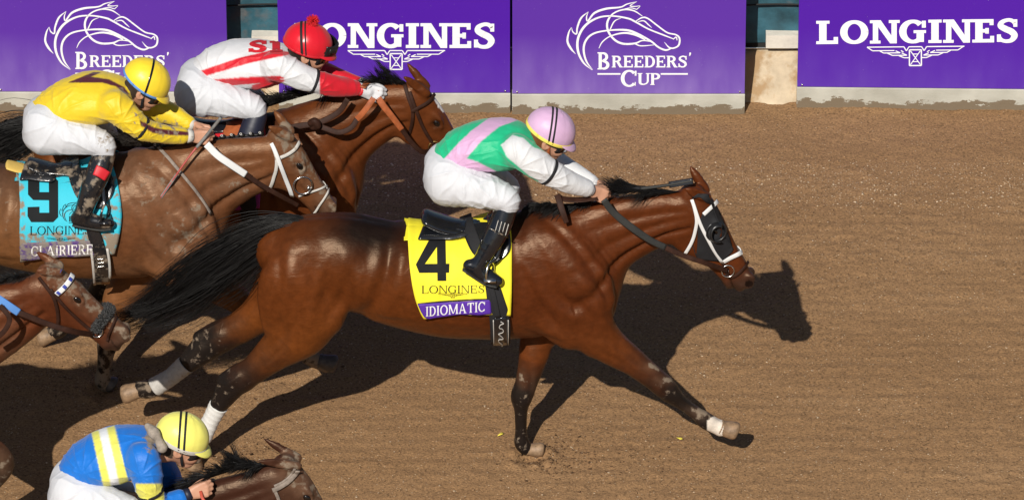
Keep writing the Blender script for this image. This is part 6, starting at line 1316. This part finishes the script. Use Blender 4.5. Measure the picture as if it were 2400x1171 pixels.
S_ = lambda x0, x1, ch: [[(x0 + (p[0]) * (x1 - x0), 124 - p[1] * 26 - (p[0]) * 2) for p in q] for q in [[(a / glyph(ch, .30, .22, .10, .16)[1], b) for a, b in pl] for pl in glyph(ch, .30, .22, .10, .16)[0]]]
printed('back_lettering', HR, S_(584, 624, 'S') + S_(632, 662, 'I'), sb, 'redfab', KR['root'], .006, 6, (0, -.5, 1))

# ---- blue silks, bottom left
def col_blue(x, y, V):
    C = np.tile(np.array([.006, .15, .56]), (len(x), 1)); yl = np.array([.72, .70, .12])
    C[inpoly(x, y, [(214, 1012), (268, 996), (302, 1132), (305, 1160), (250, 1160), (240, 1130)])] = yl; C[inpoly(x, y, [(231, 1006), (250, 1000), (280, 1134), (282, 1160), (266, 1160), (256, 1120)])] = (.74, .76, .78)
    a = (y > 1132) & (x > 318) & (x < 385) & (V[:, 1] < -3.0); C[a] = yl; return C
def mud_blue(x, y, V): return .42 * np.exp(-((x - 350) / 30) ** 2 - ((y - 1075) / 40) ** 2) + .85 * np.exp(-((x - 360) / 26) ** 2 - ((y - 1020) / 26) ** 2) + .25 * (x > 400)
KB = make_jockey('jockey in blue silks with yellow hoop and yellow cap at bottom left', -3.0, dict(
    pleats_breeches=[(320, 1235, 60, 45, 7, .006), (210, 1140, 55, 40, 5, .006)], pleats_silks=[(330, 1115, 45, 35, 5, .007), (365, 1165, 30, 22, 6, .005), (190, 1110, 60, 40, 6, .006)],
    seat=(170, 1150), head=(426, 1031, 0), tilt=-.42, hair=(.06, .04, .025),
    torso=[(182, 1100, 46, 0, 1.25), (215, 1082, 58, 0, 1.35), (265, 1066, 68, 0, 1.4), (315, 1056, 62, 0, 1.45), (345, 1046, 44, 0, 1.6)],
    arm_n=[(335, 1075, 40, -.15, 1), (345, 1112, 36, -.18, 1), (352, 1150, 30, -.18, 1), (375, 1180, 26, -.16, 1), (420, 1166, 20, -.12, 1), (444, 1156, 14, -.11, 1)], hand_n=(480, 1145, -.10),
    arm_f=[(355, 1050, 36, .15, 1), (385, 1100, 31, .17, 1), (410, 1140, 26, .15, 1), (450, 1145, 18, .1, 1), (470, 1140, 13, .08, 1)], hand_f=(505, 1135, .05),
    seatm=[(165, 1128, 48, 0, 1.5), (170, 1150, 60, 0, 1.55)],
    leg_n=[(178, 1160, 60, -.09, .95), (235, 1180, 48, -.14, 1), (290, 1195, 38, -.17, 1), (325, 1210, 30, -.19, 1), (320, 1240, 25, -.19, 1)],
    leg_f=[(190, 1145, 52, .09, .95), (250, 1155, 42, .15, 1), (310, 1168, 33, .2, 1), (330, 1185, 28, .22, 1)],
    shin_n=[(325, 1240, 27, -.20, 1), (308, 1290, 29, -.23, 1), (290, 1340, 25, -.26, 1)], cuffm='navy'), None, col_blue, mud_blue)
helmet(KB, (.78, .74, .16), [((0, .03, 1), -.12, .024, 'webdirty'), ((.95, 0, .3), -.10, .011, 'blackfab'), ((.95, 0, .3), .10, .011, 'blackfab')], 'pale_yellow_cap', rough=.42)
goggles(KB, 'plastic', 'plastic'); chinstrap(KB); armband(KB, .40)

plain('mudcloth', (.27, .23, .19), .85, var=.35, vscale=30, bump=.004, bscale=40)
field_mesh('neck_scarf', [chn([(346, 998, 8, -.06), (360, 1012, 14, -.09), (370, 1028, 10, -.11), (380, 1048, 13, -.12)], -3.0)], 'mudcloth', KB['root'], .004, .01)

# stitched panel and crest on the top of the near boot of number 4's rider
for i_ in range(4):
    x0 = 1163 + i_ * 8; freeband('boot_stitching', [(x0 + 5, 516 + i_ * 3), (x0 + 1, 530 + i_ * 3), (x0 - 3, 545 + i_ * 3)], [-.297 + .006 * i_, -.30 + .006 * i_, -.303 + .006 * i_], [1.6], 'webdirty', K4['root'], th=.003, n=6)
freeband('boot_cuff', [(1146, 534), (1160, 541), (1180, 551), (1192, 556)], [-.292, -.303, -.298, -.28], [3], 'leatherdirty', K4['root'], th=.004, n=10)
